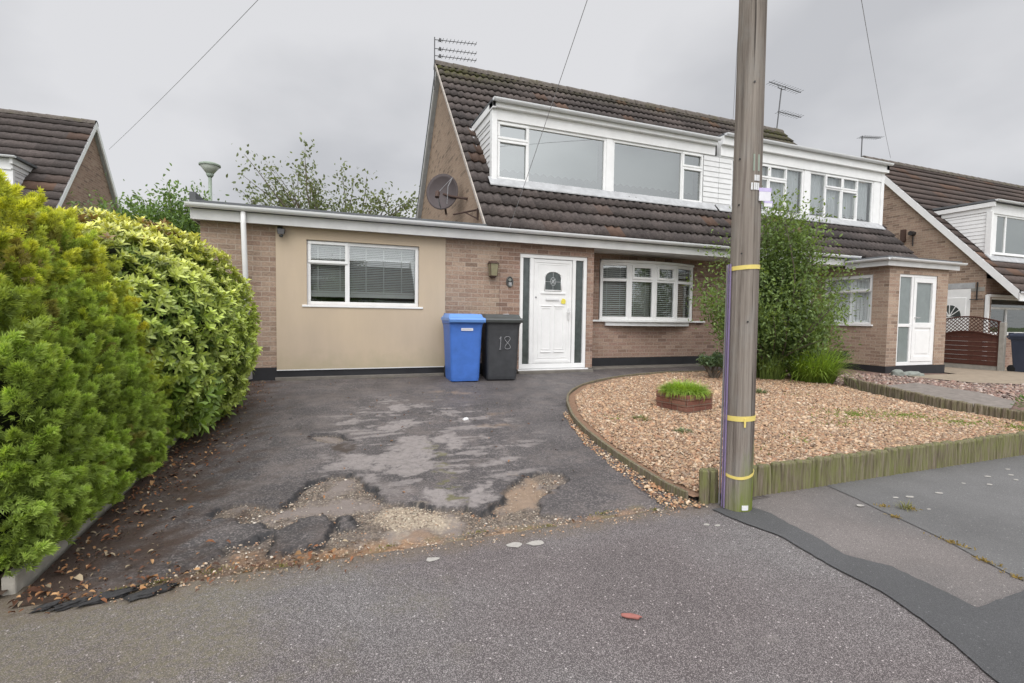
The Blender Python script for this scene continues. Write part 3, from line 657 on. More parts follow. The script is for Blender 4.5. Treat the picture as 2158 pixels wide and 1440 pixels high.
log_roll('timber_edging', (7.66, 3.98, 0), (7.80, 2.62, 0), 0.17, 0.035, M['log'], 'grey log edging between the two front gardens, its half nearer the pavement')

# ------------------------------------------------------------------ house parts
def FRONT(Y0): return lambda u, v, d: (u, Y0+d, v)            # wall facing the street
def LEFTW(X0): return lambda u, v, d: (X0+d, u, v)            # wall facing left (-X)
def RIGHTW(X0): return lambda u, v, d: (X0-d, u, v)
def slab(mb, f, u0, u1, v0, v1, d0, d1):
    p = [f(u0,v0,d0),f(u1,v0,d0),f(u1,v0,d1),f(u0,v0,d1),f(u0,v1,d0),f(u1,v1,d0),f(u1,v1,d1),f(u0,v1,d1)]
    mb.hexa(p)
def wall(name, f, u0, u1, v0, v1, holes, m, parent, thick=0.24):
    mb = MB(); us = sorted({u0, u1, *[h[0] for h in holes], *[h[1] for h in holes]}); vs = sorted({v0, v1, *[h[2] for h in holes], *[h[3] for h in holes]})
    for i in range(len(us)-1):
        for j in range(len(vs)-1):
            cu, cv = (us[i]+us[i+1])/2, (vs[j]+vs[j+1])/2
            if any(h[0] < cu < h[1] and h[2] < cv < h[3] for h in holes): continue
            mb.poly([f(us[i],vs[j],0), f(us[i+1],vs[j],0), f(us[i+1],vs[j+1],0), f(us[i],vs[j+1],0)])
            mb.poly([f(us[i],vs[j],thick), f(us[i],vs[j+1],thick), f(us[i+1],vs[j+1],thick), f(us[i+1],vs[j],thick)])
    for a, b, c, d in holes+[(u0, u1, v0, v1)]:
        for q in ([(a,c),(b,c)], [(b,c),(b,d)], [(b,d),(a,d)], [(a,d),(a,c)]):
            mb.poly([f(*q[0],0), f(*q[1],0), f(*q[1],thick), f(*q[0],thick)])
    return obj(name, mb, m, parent)
def window(parent, f, u0, u1, v0, v1, bars=(), panes=(), inset=0.06, fw=0.055, glass='glass', name='window', sill=None, sashes=(), depth=0.06):
    """bars: (u0,u1,v0,v1); panes: rectangles; sashes: rectangles with a thicker opening frame"""
    mb = MB(); d0, d1 = inset, inset+depth
    slab(mb, f, u0, u1, v0, v0+fw, d0, d1); slab(mb, f, u0, u1, v1-fw, v1, d0, d1)
    slab(mb, f, u0, u0+fw, v0+fw, v1-fw, d0, d1); slab(mb, f, u1-fw, u1, v0+fw, v1-fw, d0, d1)
    for b in bars: slab(mb, f, *b, d0+0.002, d1-0.002)
    for a, b, c, d in sashes:
        w = 0.045
        slab(mb, f, a, b, c, c+w, d0-0.018, d0+0.03); slab(mb, f, a, b, d-w, d, d0-0.018, d0+0.03)
        slab(mb, f, a, a+w, c+w, d-w, d0-0.018, d0+0.03); slab(mb, f, b-w, b, c+w, d-w, d0-0.018, d0+0.03)
    wo = obj(name, mb, M['upvc'], parent, bevel=0.006)
    g = MB(); dg = inset+depth*0.55
    for a, b, c, d in panes: g.poly([f(a,c,dg), f(b,c,dg), f(b,d,dg), f(a,d,dg)])
    obj('pane', g, M[glass], wo)
    if sill:
        s = MB(); slab(s, f, sill[0], sill[1], v0-0.035, v0-0.001, -sill[2], inset+0.02); obj('sill', s, M['upvc'], wo, bevel=0.006)
    return wo
def blind(parent, f, u0, u1, v0, v1, d=0.17, pitch=0.028, tilt=0.4, cords=(), name='blind'):
    mb = MB(); v = v1; c, s = math.cos(tilt)*0.0125, math.sin(tilt)*0.0125
    slab(mb, f, u0, u1, v1, v1+0.03, d-0.015, d+0.02)
    while v > v0:
        mb.hexa([f(u0,v-s,d-c), f(u1,v-s,d-c), f(u1,v+s,d+c), f(u0,v+s,d+c), f(u0,v-s+.0012,d-c), f(u1,v-s+.0012,d-c), f(u1,v+s+.0012,d+c), f(u0,v+s+.0012,d+c)]); v -= pitch
    slab(mb, f, u0, u1, v0-0.03, v0, d-0.012, d+0.012)
    for u in cords: slab(mb, f, u-0.008, u+0.008, v0, v1, d-0.018, d-0.015)
    return obj(name, mb, M['blind'], parent)
def curtain(parent, f, u0, u1, v0, v1, d=0.2, amp=0.02, period=0.09, m='net', name='curtain'):
    n = max(4, int((u1-u0)/period*6)); mb = MB()
    for i in range(n):
        a, b = u0+(u1-u0)*i/n, u0+(u1-u0)*(i+1)/n
        da, db = d+amp*math.sin(a*6.283/period)*(1+0.4*math.sin(a*7)), d+amp*math.sin(b*6.283/period)*(1+0.4*math.sin(b*7))
        mb.poly([f(a,v0,da), f(b,v0,db), f(b,v1,db), f(a,v1,da)])
    return obj(name, mb, M[m], parent, smooth=True)
def panel(name, f, u0, u1, v0, v1, d, m, parent):
    mb = MB(); mb.poly([f(u0,v0,d), f(u1,v0,d), f(u1,v1,d), f(u0,v1,d)]); return obj(name, mb, M[m], parent)
def gutter(parent, f, u0, u1, v, d, r=0.055, name='gutter', m='gutter'):
    mb = MB(); k = 8; prof = [(-r*math.cos(math.pi*i/k), -r*math.sin(math.pi*i/k)) for i in range(k+1)]
    inn = [(x*0.9, z*0.9) for x, z in prof]
    ring = prof+inn[::-1]; n = len(mb.v); K = len(ring)
    for u in (u0, u1): mb.v += [f(u, v+z, d+x) for x, z in ring]
    for i in range(K): j = (i+1) % K; mb.f.append((n+i, n+j, n+K+j, n+K+i))
    for s in (0, 1):
        for i in range(k): mb.f.append((n+s*K+i, n+s*K+i+1, n+s*K+K-2-i, n+s*K+K-1-i))
        mb.poly([f((u0, u1)[s], v+z, d+x) for x, z in prof])
    return obj(name, mb, M[m], parent)
def shiplap(name, f, u0, u1, v0, v1, parent, pitch=0.115, d=-0.002, slant=None, m='upvc_old'):
    """horizontal lapped boards; slant(v) -> (u0,u1) trims each board's ends to a slope"""
    mb = MB(); v = v0
    while v < v1-1e-4:
        w = min(v+pitch, v1); a0, a1 = slant(v) if slant else (u0, u1); b0, b1 = slant(w) if slant else (u0, u1)
        mb.hexa([f(a0,v,d-0.016), f(a1,v,d-0.016), f(a1,v,d+0.01), f(a0,v,d+0.01), f(b0,w,d-0.003), f(b1,w,d-0.003), f(b1,w,d+0.01), f(b0,w,d+0.01)]); v += pitch
    return obj(name, mb, M[m], parent)

def tile_roof(parent, x0, x1, foot, ridge, m, gauge=0.33, roll=0.165, bold=0.034, xs_step=8, moss=None, name='roof', thick=0.05):
    (Y0, Z0), (Y1, Z1) = foot, ridge; L = math.hypot(Y1-Y0, Z1-Z0); dy, dz = (Y1-Y0)/L, (Z1-Z0)/L; ny, nz = -dz, dy
    if ny > 0 and Y1 < Y0: pass
    if nz < 0: ny, nz = -ny, -nz
    nx = max(2, int((x1-x0)/roll*xs_step)+1); xs = np.linspace(x0, x1, nx)
    ph = (xs % roll)/roll; prof = bold*np.power(np.clip(0.5+0.5*np.cos(2*np.pi*ph), 0, 1), 0.8)
    nc = int(round(L/gauge)); g = L/nc; V, U, Fc, MO = [], [], [], []; base = 0; jit = np.random.default_rng(11)
    for c in range(nc):
        s0 = c*g-0.03; s1 = (c+1)*g
        tj = jit.normal(0, 0.0035, int((x1-x0)/(roll*2))+3)[((xs-x0)/(roll*2)).astype(int)]
        rows = [(s0+0.03, 0.0), (s0, 0.040), (s1, 0.004)]
        for ri, (s, h) in enumerate(rows):
            hh = h+(prof*(0.6 if ri == 0 else 1.0))+(tj if ri == 1 else 0)
            sj = s+(tj*1.6 if ri < 2 else 0)
            V.append(np.stack([xs, Y0+dy*sj+ny*hh, Z0+dz*sj+nz*hh], 1)); U.append(np.stack([xs/(roll*2)+0.5*(c % 2), np.full(nx, c+0.5)], 1))
            MO.append(np.full(nx, 0.0) if moss is None else moss(xs, s/L))
        i = np.arange(nx-1)
        for r in (0, 1): a = base+r*nx+i; Fc.append(np.stack([a, a+1, a+nx+1, a+nx], 1))
        base += 3*nx
    V = np.concatenate(V); U = np.concatenate(U); MO = np.concatenate(MO); Fc = np.concatenate(Fc)
    o = npmesh(name, V, Fc, M[m], parent, attrs={'Moss': np.repeat(MO[:, None], 3, 1)})
    me = o.data; li = np.empty(len(me.loops), dtype=np.int64); me.loops.foreach_get('vertex_index', li)
    uv = me.uv_layers.new(name='Tile'); uv.data.foreach_set('uv', U[li].ravel())
    return o
def ridge_cap(parent, x0, x1, Y, Z, m='tile', r=0.12, dark=True):
    mb = MB(); x = x0; i = 0
    while x < x1-0.02:
        xe = min(x+0.45, x1); n = len(mb.v); rr = r
        for u, q in ((x, rr), (xe, rr*0.93)):
            for k in range(7):
                t = math.pi*k/6; mb.v.append((u, Y-math.cos(t)*q*1.25, Z-0.125+math.sin(t)*q*1.35))
        for k in range(6): mb.f.append((n+k, n+k+1, n+8+k, n+7+k))
        mb.f.append(tuple(n+k for k in range(7))); x += 0.45; i += 1
    o = obj('ridge_tiles', mb, M['ridge'], parent); return o
def ridge_mat():
    t = NT('ridge_tile'); p = t.geo()
    c = t.ramp(t.noise(p, 14, 5, 0.7), [(0.3, (0.075, 0.062, 0.055)), (0.7, (0.17, 0.15, 0.13))])
    c = t.mix(t.ramp(t.noise(p, 2.2, 5, 0.7), [(0.5, 0.0), (0.66, 0.55)]), c, (0.10, 0.092, 0.04))
    return t.done(c, 0.9, t.bump(t.noise(p, 50, 3), 0.4, 0.006), 0.2)
M['ridge'] = ridge_mat()
def plain_slope(mb, x0, x1, a, b, t=0.06):
    (Y0, Z0), (Y1, Z1) = a, b; L = math.hypot(Y1-Y0, Z1-Z0); ny, nz = -(Z1-Z0)/L*t, (Y1-Y0)/L*t
    if nz > 0: ny, nz = -ny, -nz
    mb.hexa([(x0,Y0,Z0),(x1,Y0,Z0),(x1,Y1,Z1),(x0,Y1,Z1),(x0,Y0+ny,Z0+nz),(x1,Y0+ny,Z0+nz),(x1,Y1+ny,Z1+nz),(x0,Y1+ny,Z1+nz)])
def barge(parent, X0, X1, foot, ridge, w, m, name='bargeboard', lift=0.0):
    (Y0, Z0), (Y1, Z1) = foot, ridge
    mb = MB(); mb.hexa([(X0,Y0,Z0-w+lift),(X1,Y0,Z0-w+lift),(X1,Y1,Z1-w+lift),(X0,Y1,Z1-w+lift),(X0,Y0,Z0+lift),(X1,Y0,Z0+lift),(X1,Y1,Z1+lift),(X0,Y1,Z1+lift)])
    return obj(name, mb, M[m], parent)

FOOT, RIDGE = (8.02, 2.53), (12.33, 7.25)
SL = (RIDGE[1]-FOOT[1])/(RIDGE[0]-FOOT[0])
REAR = (16.4, 2.53)
def zroof(y): return FOOT[1]+SL*(y-FOOT[0])

def bow_window(parent, X0, X1, Yw, v0, v1):
    """four-light bow window standing proud of the wall"""
    n = 4; xs = [X0+(X1-X0)*i/n for i in range(n+1)]; dep = [0.03, -0.15, -0.20, -0.15, 0.03]
    wo = None; g = MB(); fr = MB(); bl = MB(); vt = v0+(v1-v0)*0.70
    for i in range(n):
        p, q = Vector((xs[i], Yw+dep[i], 0)), Vector((xs[i+1], Yw+dep[i+1], 0)); d = (q-p); L = d.length; d.normalize(); nn = Vector((-d.y, d.x, 0))
        f = lambda u, v, k, p=p, d=d, nn=nn: tuple(p+d*u+nn*k+Vector((0, 0, v)))
        w = 0.062
        slab(fr, f, 0, L, v0, v0+0.07, 0, 0.06); slab(fr, f, 0, L, v1-0.06, v1, 0, 0.06)
        slab(fr, f, 0.0, w, v0+0.07, v1-0.06, 0, 0.06); slab(fr, f, L-w, L, v0+0.07, v1-0.06, 0, 0.06)
        slab(fr, f, w, L-w, vt-0.03, vt+0.03, 0.002, 0.058)
        if i in (1, 2):
            a, b, c, e = w-0.01, L-w+0.01, vt+0.02, v1-0.05
            slab(fr, f, a, b, c, c+0.05, -0.02, 0.03); slab(fr, f, a, b, e-0.05, e, -0.02, 0.03); slab(fr, f, a, a+0.05, c+.05, e-.05, -0.02, 0.03); slab(fr, f, b-0.05, b, c+.05, e-.05, -0.02, 0.03)
        g.poly([f(w,v0+.07,.03), f(L-w,v0+.07,.03), f(L-w,vt-.03,.03), f(w,vt-.03,.03)]); g.poly([f(w,vt+.03,.03), f(L-w,vt+.03,.03), f(L-w,v1-.06,.03), f(w,v1-.06,.03)])
        v = v1-0.08; tl = 1.15 if i == 0 else 0.92
        cc, ss = math.cos(tl)*0.0125, math.sin(tl)*0.0125
        while v > v0+0.08:
            bl.hexa([f(.03,v-ss,.12-cc), f(L-.03,v-ss,.12-cc), f(L-.03,v+ss,.12+cc), f(.03,v+ss,.12+cc), f(.03,v-ss+.0012,.12-cc), f(L-.03,v-ss+.0012,.12-cc), f(L-.03,v+ss+.0012,.12+cc), f(.03,v+ss+.0012,.12+cc)]); v -= 0.042
        for u in (L*0.27, L*0.72): slab(bl, f, u-.006, u+.006, v0+.08, v1-.07, .10, .103)
    wo = obj('bow_window', fr, M['upvc'], parent, bevel=0.005)
    obj('pane', g, M['glass'], wo); obj('blind', bl, M['blind'], wo)
    def outline(o): return [(xs[i], Yw+dep[i]-o) for i in range(n+1)]
    s = MB(); s.prism([(X0-0.25, Yw-0.06)]+[(x, y) for x, y in outline(0.05)]+[(X1+0.3, Yw-0.06), (X1+0.3, Yw+0.1), (X0-0.25, Yw+0.1)], 'z', v0-0.04, v0-0.001); obj('sill', s, M['upvc'], wo, bevel=0.006)
    s = MB(); s.prism([(X0+0.12, Yw-0.02)]+[(x, y) for x, y in outline(0.0)[1:-1]]+[(X1-0.12, Yw-0.02), (X1-0.12, Yw+0.02), (X0+0.12, Yw+0.02)], 'z', v0-0.12, v0-0.041); obj('sill_board', s, M['upvc_old'], wo)
    s = MB(); s.prism(outline(0.03)+[(X1, Yw+0.1), (X0, Yw+0.1)], 'z', v1+0.001, v1+0.05); obj('head_board', s, M['upvc'], wo, bevel=0.005)
    return wo

# ------------------------------------------------------------------ the nearer semi with its garage conversion
HA = thing('semi_detached_house', 'buff brick semi-detached house with flat-roofed garage conversion, white front door and long white dormer', 'house', (3.3, 8.25, 0))
FA = FRONT(8.25)
WIN = (-0.27, 1.455, 1.165, 2.165); DOOR = (3.27, 4.645, 0.07, 2.165); TOP = 2.36
wall('front_wall', FA, -1.68, 2.88, 0.20, TOP, [WIN], M['brick_buff'], HA)
wall('front_wall', FA, 2.884, 4.78, 0.07, TOP, [DOOR], M['brick_warm'], HA)
mb = MB(); slab(mb, FA, 2.879, 2.885, 0.07, TOP, 0.006, 0.2); obj('movement_joint', mb, M['black_metal'], HA)
wall('render_panel', FRONT(8.232), -0.70, 1.90, 0.165, 2.345, [WIN], M['render'], HA, thick=0.017)
mb = MB(); mb.box(-0.70, 1.90, 8.226, 8.249, 0.150, 0.164); obj('render_bead', mb, M['upvc_old'], HA)
mb = MB(); mb.box(-1.69, -0.70, 8.237, 8.45, -0.05, 0.20); mb.box(-0.70, 2.86, 8.246, 8.45, -0.05, 0.198); mb.box(2.861, 3.25, 8.24, 8.45, -0.05, 0.07)
obj('plinth', mb, M['black_paint'], HA)
mb = MB(); mb.box(-0.72, 1.9, 8.19, 8.24, -0.05, 0.05); obj('footing', mb, M['concrete_damp'], HA, bevel=0.006)
mb = MB(); mb.box(3.22, 4.74, 8.12, 8.45, -0.04, 0.05); obj('door_step', mb, M['concrete_damp'], HA, bevel=0.01)
# return and recessed wall with the bow window
YR = 8.85
mb = MB(); mb.poly([(4.78,8.25,0.07),(4.78,YR,0.07),(4.78,YR,TOP),(4.78,8.25,TOP)]); obj('return_wall', mb, M['brick_warm'], HA)
wall('recess_wall', FRONT(YR), 4.50, 8.30, 0.20, TOP, [(5.26, 7.67, 0.98, 2.24)], M['brick_warm'], HA)
mb = MB(); mb.box(4.72, 8.30, YR-0.012, YR+0.2, 0.03, 0.20); obj('plinth', mb, M['black_paint'], HA)
mb = MB(); mb.box(4.75, 8.30, YR-0.36, YR-0.013, -0.05, 0.03); obj('footing', mb, M['concrete_damp'], HA, bevel=0.008)
bow_window(HA, 5.28, 7.65, YR-0.03, 0.99, 2.17)
mb = MB(); mb.box(2.72, 8.29, 16.15, 16.3, -0.1, 2.6); obj('rear_wall', mb, M['brick_buff'], HA)
# garage side and back, gable
wall('side_wall', LEFTW(-1.68), 8.49, 14.0, -0.05, TOP, [], M['brick_buff'], HA)
mb = MB(); mb.poly([(-1.68,14.0,-0.05),(2.7,14.0,-0.05),(2.7,14.0,TOP),(-1.68,14.0,TOP)]); obj('rear_wall', mb, M['brick_buff'], HA)
GX = 2.70
mb = MB(); mb.poly([(GX,8.3,0.0),(GX,16.2,0.0),(GX,16.2,2.5),(GX,RIDGE[0],RIDGE[1]-0.12),(GX,8.3,2.62)])
M['gable'] = brick_mat('tan_gable_brick', (0.30, 0.22, 0.16), (0.325, 0.24, 0.175), (0.28, 0.20, 0.145), (0.32, 0.25, 0.195))
obj('gable_wall', mb, M['gable'], HA)
# flat garage roof with felt edge
mb = MB(); mb.hexa([(-1.76,8.02,2.50),(GX-0.002,8.02,2.50),(GX-0.002,14.05,2.56),(-1.76,14.05,2.56),(-1.76,8.02,2.585),(GX-0.002,8.02,2.585),(GX-0.002,14.05,2.72),(-1.76,14.05,2.72)])
mb.hexa([(-1.84,8.4,2.50),(-1.761,8.4,2.50),(-1.761,14.05,2.56),(-1.84,14.05,2.56),(-1.84,8.4,2.77),(-1.761,8.4,2.77),(-1.761,14.05,2.80),(-1.84,14.05,2.80)])
obj('flat_roof', mb, M['felt'], HA)
mb = MB(); mb.box(-1.74, 8.30, 8.07, 8.095, 2.325, 2.475); obj('fascia', mb, M['fascia'], HA, bevel=0.003)
mb = MB(); mb.box(-1.74, 4.78, 8.096, 8.30, 2.345, 2.357); mb.box(4.781, 8.30, 8.096, 8.90, 2.345, 2.357); obj('soffit', mb, M['upvc_old'], HA)
mb = MB(); mb.box(-1.76, -1.741, 8.07, 14.0, 2.33, 2.50); obj('side_fascia', mb, M['fascia'], HA)
gutter(HA, FRONT(8.0), -1.80, 8.28, 2.535, 0.0, 0.062)
mb = MB(); mb.tube([(-1.10, 8.025, 2.47), (-1.10, 8.03, 2.3), (-1.05, 8.10, 0.05)], 0.036, 12); obj('downpipe', mb, M['upvc'], HA, smooth=True)
# white garage window
wo = window(HA, FA, *WIN, bars=[(0.29, 0.36, 1.22, 2.11), (-0.215, 0.29, 1.80, 1.85)],
    panes=[(-0.215, 0.29, 1.22, 1.80), (-0.215, 0.29, 1.85, 2.11), (0.36, 1.40, 1.22, 2.11)], inset=0.03, sill=(-0.34, 1.52, 0.035), sashes=[(-0.255, 0.335, 1.815, 2.15)])
blind(wo, FA, -0.22, 1.40, 1.40, 2.09, d=0.16, pitch=0.028, tilt=0.85, cords=(-0.11, 0.22, 0.62, 0.90, 1.19))
mb = MB(); slab(mb, FA, -0.24, 1.43, 1.30, 1.365, 0.15, 0.17); obj('blind_rail', mb, M['blind'], wo)
# door set
def door_set():
    f = FA; mb = MB(); d0, d1 = 0.02, 0.10; u0, u1, v0, v1 = DOOR
    slab(mb, f, u0, u1, v0, v0+0.09, d0, d1); slab(mb, f, u0, u1, v1-0.07, v1, d0, d1)
    for a, b in ((u0, u0+0.07), (3.475, 3.545), (4.345, 4.41), (u1-0.07, u1)): slab(mb, f, a, b, v0+0.09, v1-0.07, d0, d1)
    slab(mb, f, u0-0.03, u1+0.03, v0-0.03, v0-0.001, -0.05, d1)
    do = obj('front_door', mb, M['upvc'], HA, bevel=0.006)
    g = MB()
    for a, b in ((3.34, 3.475), (4.41, 4.575)): g.poly([f(a,v0+.09,.06), f(b,v0+.09,.06), f(b,v1-.07,.06), f(a,v1-.07,.06)])
    obj('side_light', g, M['glass_obscure'], do)
    L0, L1, B0, B1 = 3.55, 4.34, v0+0.095, v1-0.075
    mb = MB(); slab(mb, f, L0, L1, B0, B1, 0.045, 0.09)
    # raised mouldings of the leaf
    def ring(a, b, c, d, w, h=0.012):
        slab(mb, f, a, b, c, c+w, 0.045-h, 0.046); slab(mb, f, a, b, d-w, d, 0.045-h, 0.046); slab(mb, f, a, a+w, c+w, d-w, 0.045-h, 0.046); slab(mb, f, b-w, b, c+w, d-w, 0.045-h, 0.046)
    ring(3.565, 4.325, B0+0.02, B1-0.02, 0.045, 0.010); ring(3.65, 4.245, B0+0.10, B1-0.09, 0.012, 0.006)
    slab(mb, f, 3.70, 4.20, 1.455, 1.485, 0.028, 0.046)
    for a in (3.72, 3.985): ring(a, a+0.19, 0.42, 1.20, 0.016, 0.008); slab(mb, f, a-0.01, a+0.20, 0.37, 0.39, 0.030, 0.046); slab(mb, f, a-0.01, a+0.20, 1.225, 1.24, 0.030, 0.046)
    lf = obj('door_leaf', mb, M['upvc'], do, bevel=0.004)
    cx = 3.945; pts = [(3.775, 1.52), (4.115, 1.52), (4.115, 1.75)]+[(cx+0.165*math.cos(t), 1.765+0.105*math.sin(t)) for t in [math.pi*k/10 for k in range(0, 11)]]+[(3.775, 1.75)]
    g = MB(); g.poly([f(u, v, 0.040) for u, v in pts]); obj('leaded_pane', g, M['glass_obscure'], do)
    r = MB(); n = len(pts)
    for i in range(n):
        a, b = pts[i], pts[(i+1) % n]
        r.tube([f(a[0], a[1], 0.036), f(b[0], b[1], 0.036)], 0.011, 6)
    obj('pane_moulding', r, M['upvc'], do, smooth=True)
    r = MB()
    for u0_, v0_, u1_, v1_ in ((cx, 1.52, cx, 1.87), (3.775, 1.68, 4.115, 1.68)): r.tube([f(u0_, v0_, 0.037), f(u1_, v1_, 0.037)], 0.0035, 5)
    r.tube([f(cx+0.055*math.cos(t), 1.685+0.075*math.sin(t), 0.037) for t in [6.2832*k/14 for k in range(15)]], 0.0045, 5, False)
    for t in range(4): r.tube([f(cx, 1.685, 0.037), f(cx+0.05*math.cos(t*1.571+.78), 1.685+0.06*math.sin(t*1.571+.78), 0.037)], 0.008, 5)
    obj('leading', r, M['silver'], do)
    h = MB(); slab(h, f, 4.262, 4.292, 0.98, 1.20, 0.012, 0.036); h.tube([f(4.277, 1.12, 0.012), f(4.277, 1.12, -0.03), f(4.19, 1.115, -0.034)], 0.009, 8); obj('door_handle', h, M['upvc_old'], do)
    h = MB(); slab(h, f, 3.80, 4.07, 1.335, 1.375, 0.022, 0.034); obj('letter_plate', h, M['upvc_old'], do, bevel=0.004)
    h = MB(); h.lathe(f(3.60, 1.385, 0.03), [(0.018, 0), (0.018, 0.012)], 12, 'y'); obj('door_bell', h, M['alu'], do)
    h = MB(); R_ = random.Random(3); h.poly([f(4.165+0.055*math.cos(t)*R_.uniform(.75, 1.1), 1.325+0.06*math.sin(t)*R_.uniform(.75, 1.1), 0.0305) for t in [6.283*k/9 for k in range(9)]]); obj('sticker', h, M['sticker_y'], do)
door_set()
# main roof, nearer half
mossA = lambda xs, t: np.clip(sstep(0.82, 1.0, np.full(len(xs), t))*sstep(5.2, 2.6, xs)*1.2+sstep(0.9, 1.0, np.full(len(xs), t))*0.55, 0, 1)
tile_roof(HA, 2.56, 8.30, FOOT, RIDGE, 'tile', moss=mossA)
mb = MB(); plain_slope(mb, 2.57, 8.30, (FOOT[0]+0.02, FOOT[1]-0.01), (RIDGE[0], RIDGE[1]-0.01)); plain_slope(mb, 2.56, 8.30, REAR, (RIDGE[0], RIDGE[1]+0.02)); obj('roof_deck', mb, M['felt'], HA)
ridge_cap(HA, 2.54, 8.30, RIDGE[0], RIDGE[1]+0.04)
M['verge'] = plain('pale_mortar_verge', (0.40, 0.36, 0.32), 0.9, 0.25, 12)
barge(HA, 2.535, 2.558, (FOOT[0]+0.02, FOOT[1]), (RIDGE[0], RIDGE[1]), 0.085, 'verge', 'verge_board', lift=0.035)
barge(HA, 2.575, 2.60, (REAR[0], REAR[1]), (RIDGE[0], RIDGE[1]-0.01), 0.20, 'fascia', 'bargeboard', lift=0.0)
mb = MB(); plain_slope(mb, 2.60, GX, (REAR[0], REAR[1]-0.19), (RIDGE[0], RIDGE[1]-0.20), 0.012); obj('verge_soffit', mb, M['lead'], HA)

def dormer(parent, x0, x1, Yd, zb, zt, left_cheek, right_cheek, over_l, over_r, fascia_z, gut_z, post_l=True, post_r=True):
    f = FRONT(Yd)
    dm = MB(); dm.poly([(x0+.02,Yd+0.13,zb-.6),(x1-.02,Yd+0.13,zb-.6),(x1-.02,Yd+0.13,zb),(x0+.02,Yd+0.13,zb)])
    yb = FOOT[0]+(zt-FOOT[1])/SL
    dm.hexa([(x0-over_l,Yd-0.13,zt-0.03),(x1+over_r,Yd-0.13,zt-0.03),(x1+over_r,yb+0.2,zt+0.02),(x0-over_l,yb+0.2,zt+0.02),(x0-over_l,Yd-0.13,zt+0.01),(x1+over_r,Yd-0.13,zt+0.01),(x1+over_r,yb+0.2,zt+0.05),(x0-over_l,yb+0.2,zt+0.05)])
    do = obj('dormer', dm, M['felt'], parent)
    fb = MB(); slab(fb, f, x0, x1, fascia_z[0], fascia_z[1], -0.035, 0.1); slab(fb, f, x0-over_l, x1+over_r, fascia_z[1]+0.001, zt-0.031, -0.12, 0.1)
    obj('fascia', fb, M['upvc'], do, bevel=0.003)
    gutter(do, FRONT(Yd-0.18), x0-over_l-0.01, x1+over_r, gut_z, 0.0, 0.055)
    for cheek, X, ov, s in ((left_cheek, x0, over_l, 1), (right_cheek, x1, over_r, -1)):
        if not cheek: continue
        ff = LEFTW(X) if s == 1 else RIGHTW(X)
        sl = lambda v: (Yd, max(Yd+0.005, FOOT[0]+(v-FOOT[1]-0.05)/SL))
        shiplap('cheek', ff, 0, 0, zb-0.05, fascia_z[0]+0.09, do, slant=sl)
        c = MB(); yt = FOOT[0]+(zt-FOOT[1])/SL; slab(c, ff, Yd-0.12, yt, zt-0.16, zt-0.031, -ov, 0.0); slab(c, ff, Yd-0.02, yt-0.1, zt-0.30, zt-0.165, -0.03, 0.0); obj('cheek_fascia', c, M['upvc'], do, bevel=0.003)
        c = MB(); slab(c, ff, Yd-0.045, Yd+0.09, zb-0.06, zt-0.165, -0.045, 0.06); obj('corner_post', c, M['upvc'], do, bevel=0.006)
        c = MB(); c.hexa([ff(Yd, zb-0.12, -0.14), ff(yt, zt-0.02, -0.14), ff(yt, zt-0.02, 0), ff(Yd, zb-0.12, 0), ff(Yd, zb-0.065, -0.14), ff(yt, zt+0.035, -0.14), ff(yt, zt+0.035, 0), ff(Yd, zb-0.065, 0)]); obj('cheek_flashing', c, M['lead'], do)
    fl = MB(); y0 = Yd-0.16; z0 = zroof(y0)+0.115
    fl.hexa([(x0-0.1,y0,z0-0.02),(x1,y0,z0-0.02),(x1,Yd,zroof(Yd)+0.095),(x0-0.1,Yd,zroof(Yd)+0.095),(x0-0.1,y0,z0),(x1,y0,z0),(x1,Yd,zroof(Yd)+0.115),(x0-0.1,Yd,zroof(Yd)+0.115)])
    obj('apron_flashing', fl, M['lead'], do)
    bk = MB(); slab(bk, f, x0+0.03, x1-0.03, zb-0.10, zb+0.01, 0.02, 0.12); obj('sill_board', bk, M['felt'], do)  # dark board; the shade under the sill is put into its black
    return do, f
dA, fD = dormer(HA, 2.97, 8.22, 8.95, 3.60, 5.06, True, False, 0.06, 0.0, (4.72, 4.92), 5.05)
shiplap('front_cladding', fD, 7.93, 8.36, 3.56, 4.72, dA)
for u0, u1, cas, main in ((3.03, 5.42, (3.03, 3.67), (3.67, 5.36)), (5.56, 7.92, (7.35, 7.92), (5.62, 7.32))):
    c0, c1 = cas; left = c0 == u0
    bars = [((c1-0.03) if left else (c0-0.03), (c1+0.03) if left else (c0+0.03), 3.655, 4.665), (c0+0.055, c1-0.03, 4.355, 4.41) if left else (c0+0.03, c1-0.055, 4.355, 4.41)]
    a, b = (c0+0.055, c1-0.03) if left else (c0+0.03, c1-0.055)
    mp = (c1+0.03, u1-0.055) if left else (u0+0.055, c0-0.03)
    w_ = window(dA, fD, u0, u1, 3.60, 4.72, bars=bars, panes=[(a, b, 3.655, 4.355), (a, b, 4.41, 4.665), (mp[0], mp[1], 3.655, 4.665)], inset=0.0, glass='glass_mirror', sill=(u0-0.03, u1+0.03, 0.05),
        sashes=[(a-0.035, b+0.035, 3.63, 4.37), (a-0.035, b+0.035, 4.385, 4.695)])
    curtain(w_, fD, u0+0.06, u1-0.06, 3.62, 4.70, d=0.25, amp=0.0, m='backing', name='pane_backing')  # added grey sheet behind the glass, lifts the pane to reflected-sky grey
mb = MB(); slab(mb, fD, 5.42, 5.56, 3.60, 4.72, -0.012, 0.06); obj('window_post', mb, M['upvc'], dA)

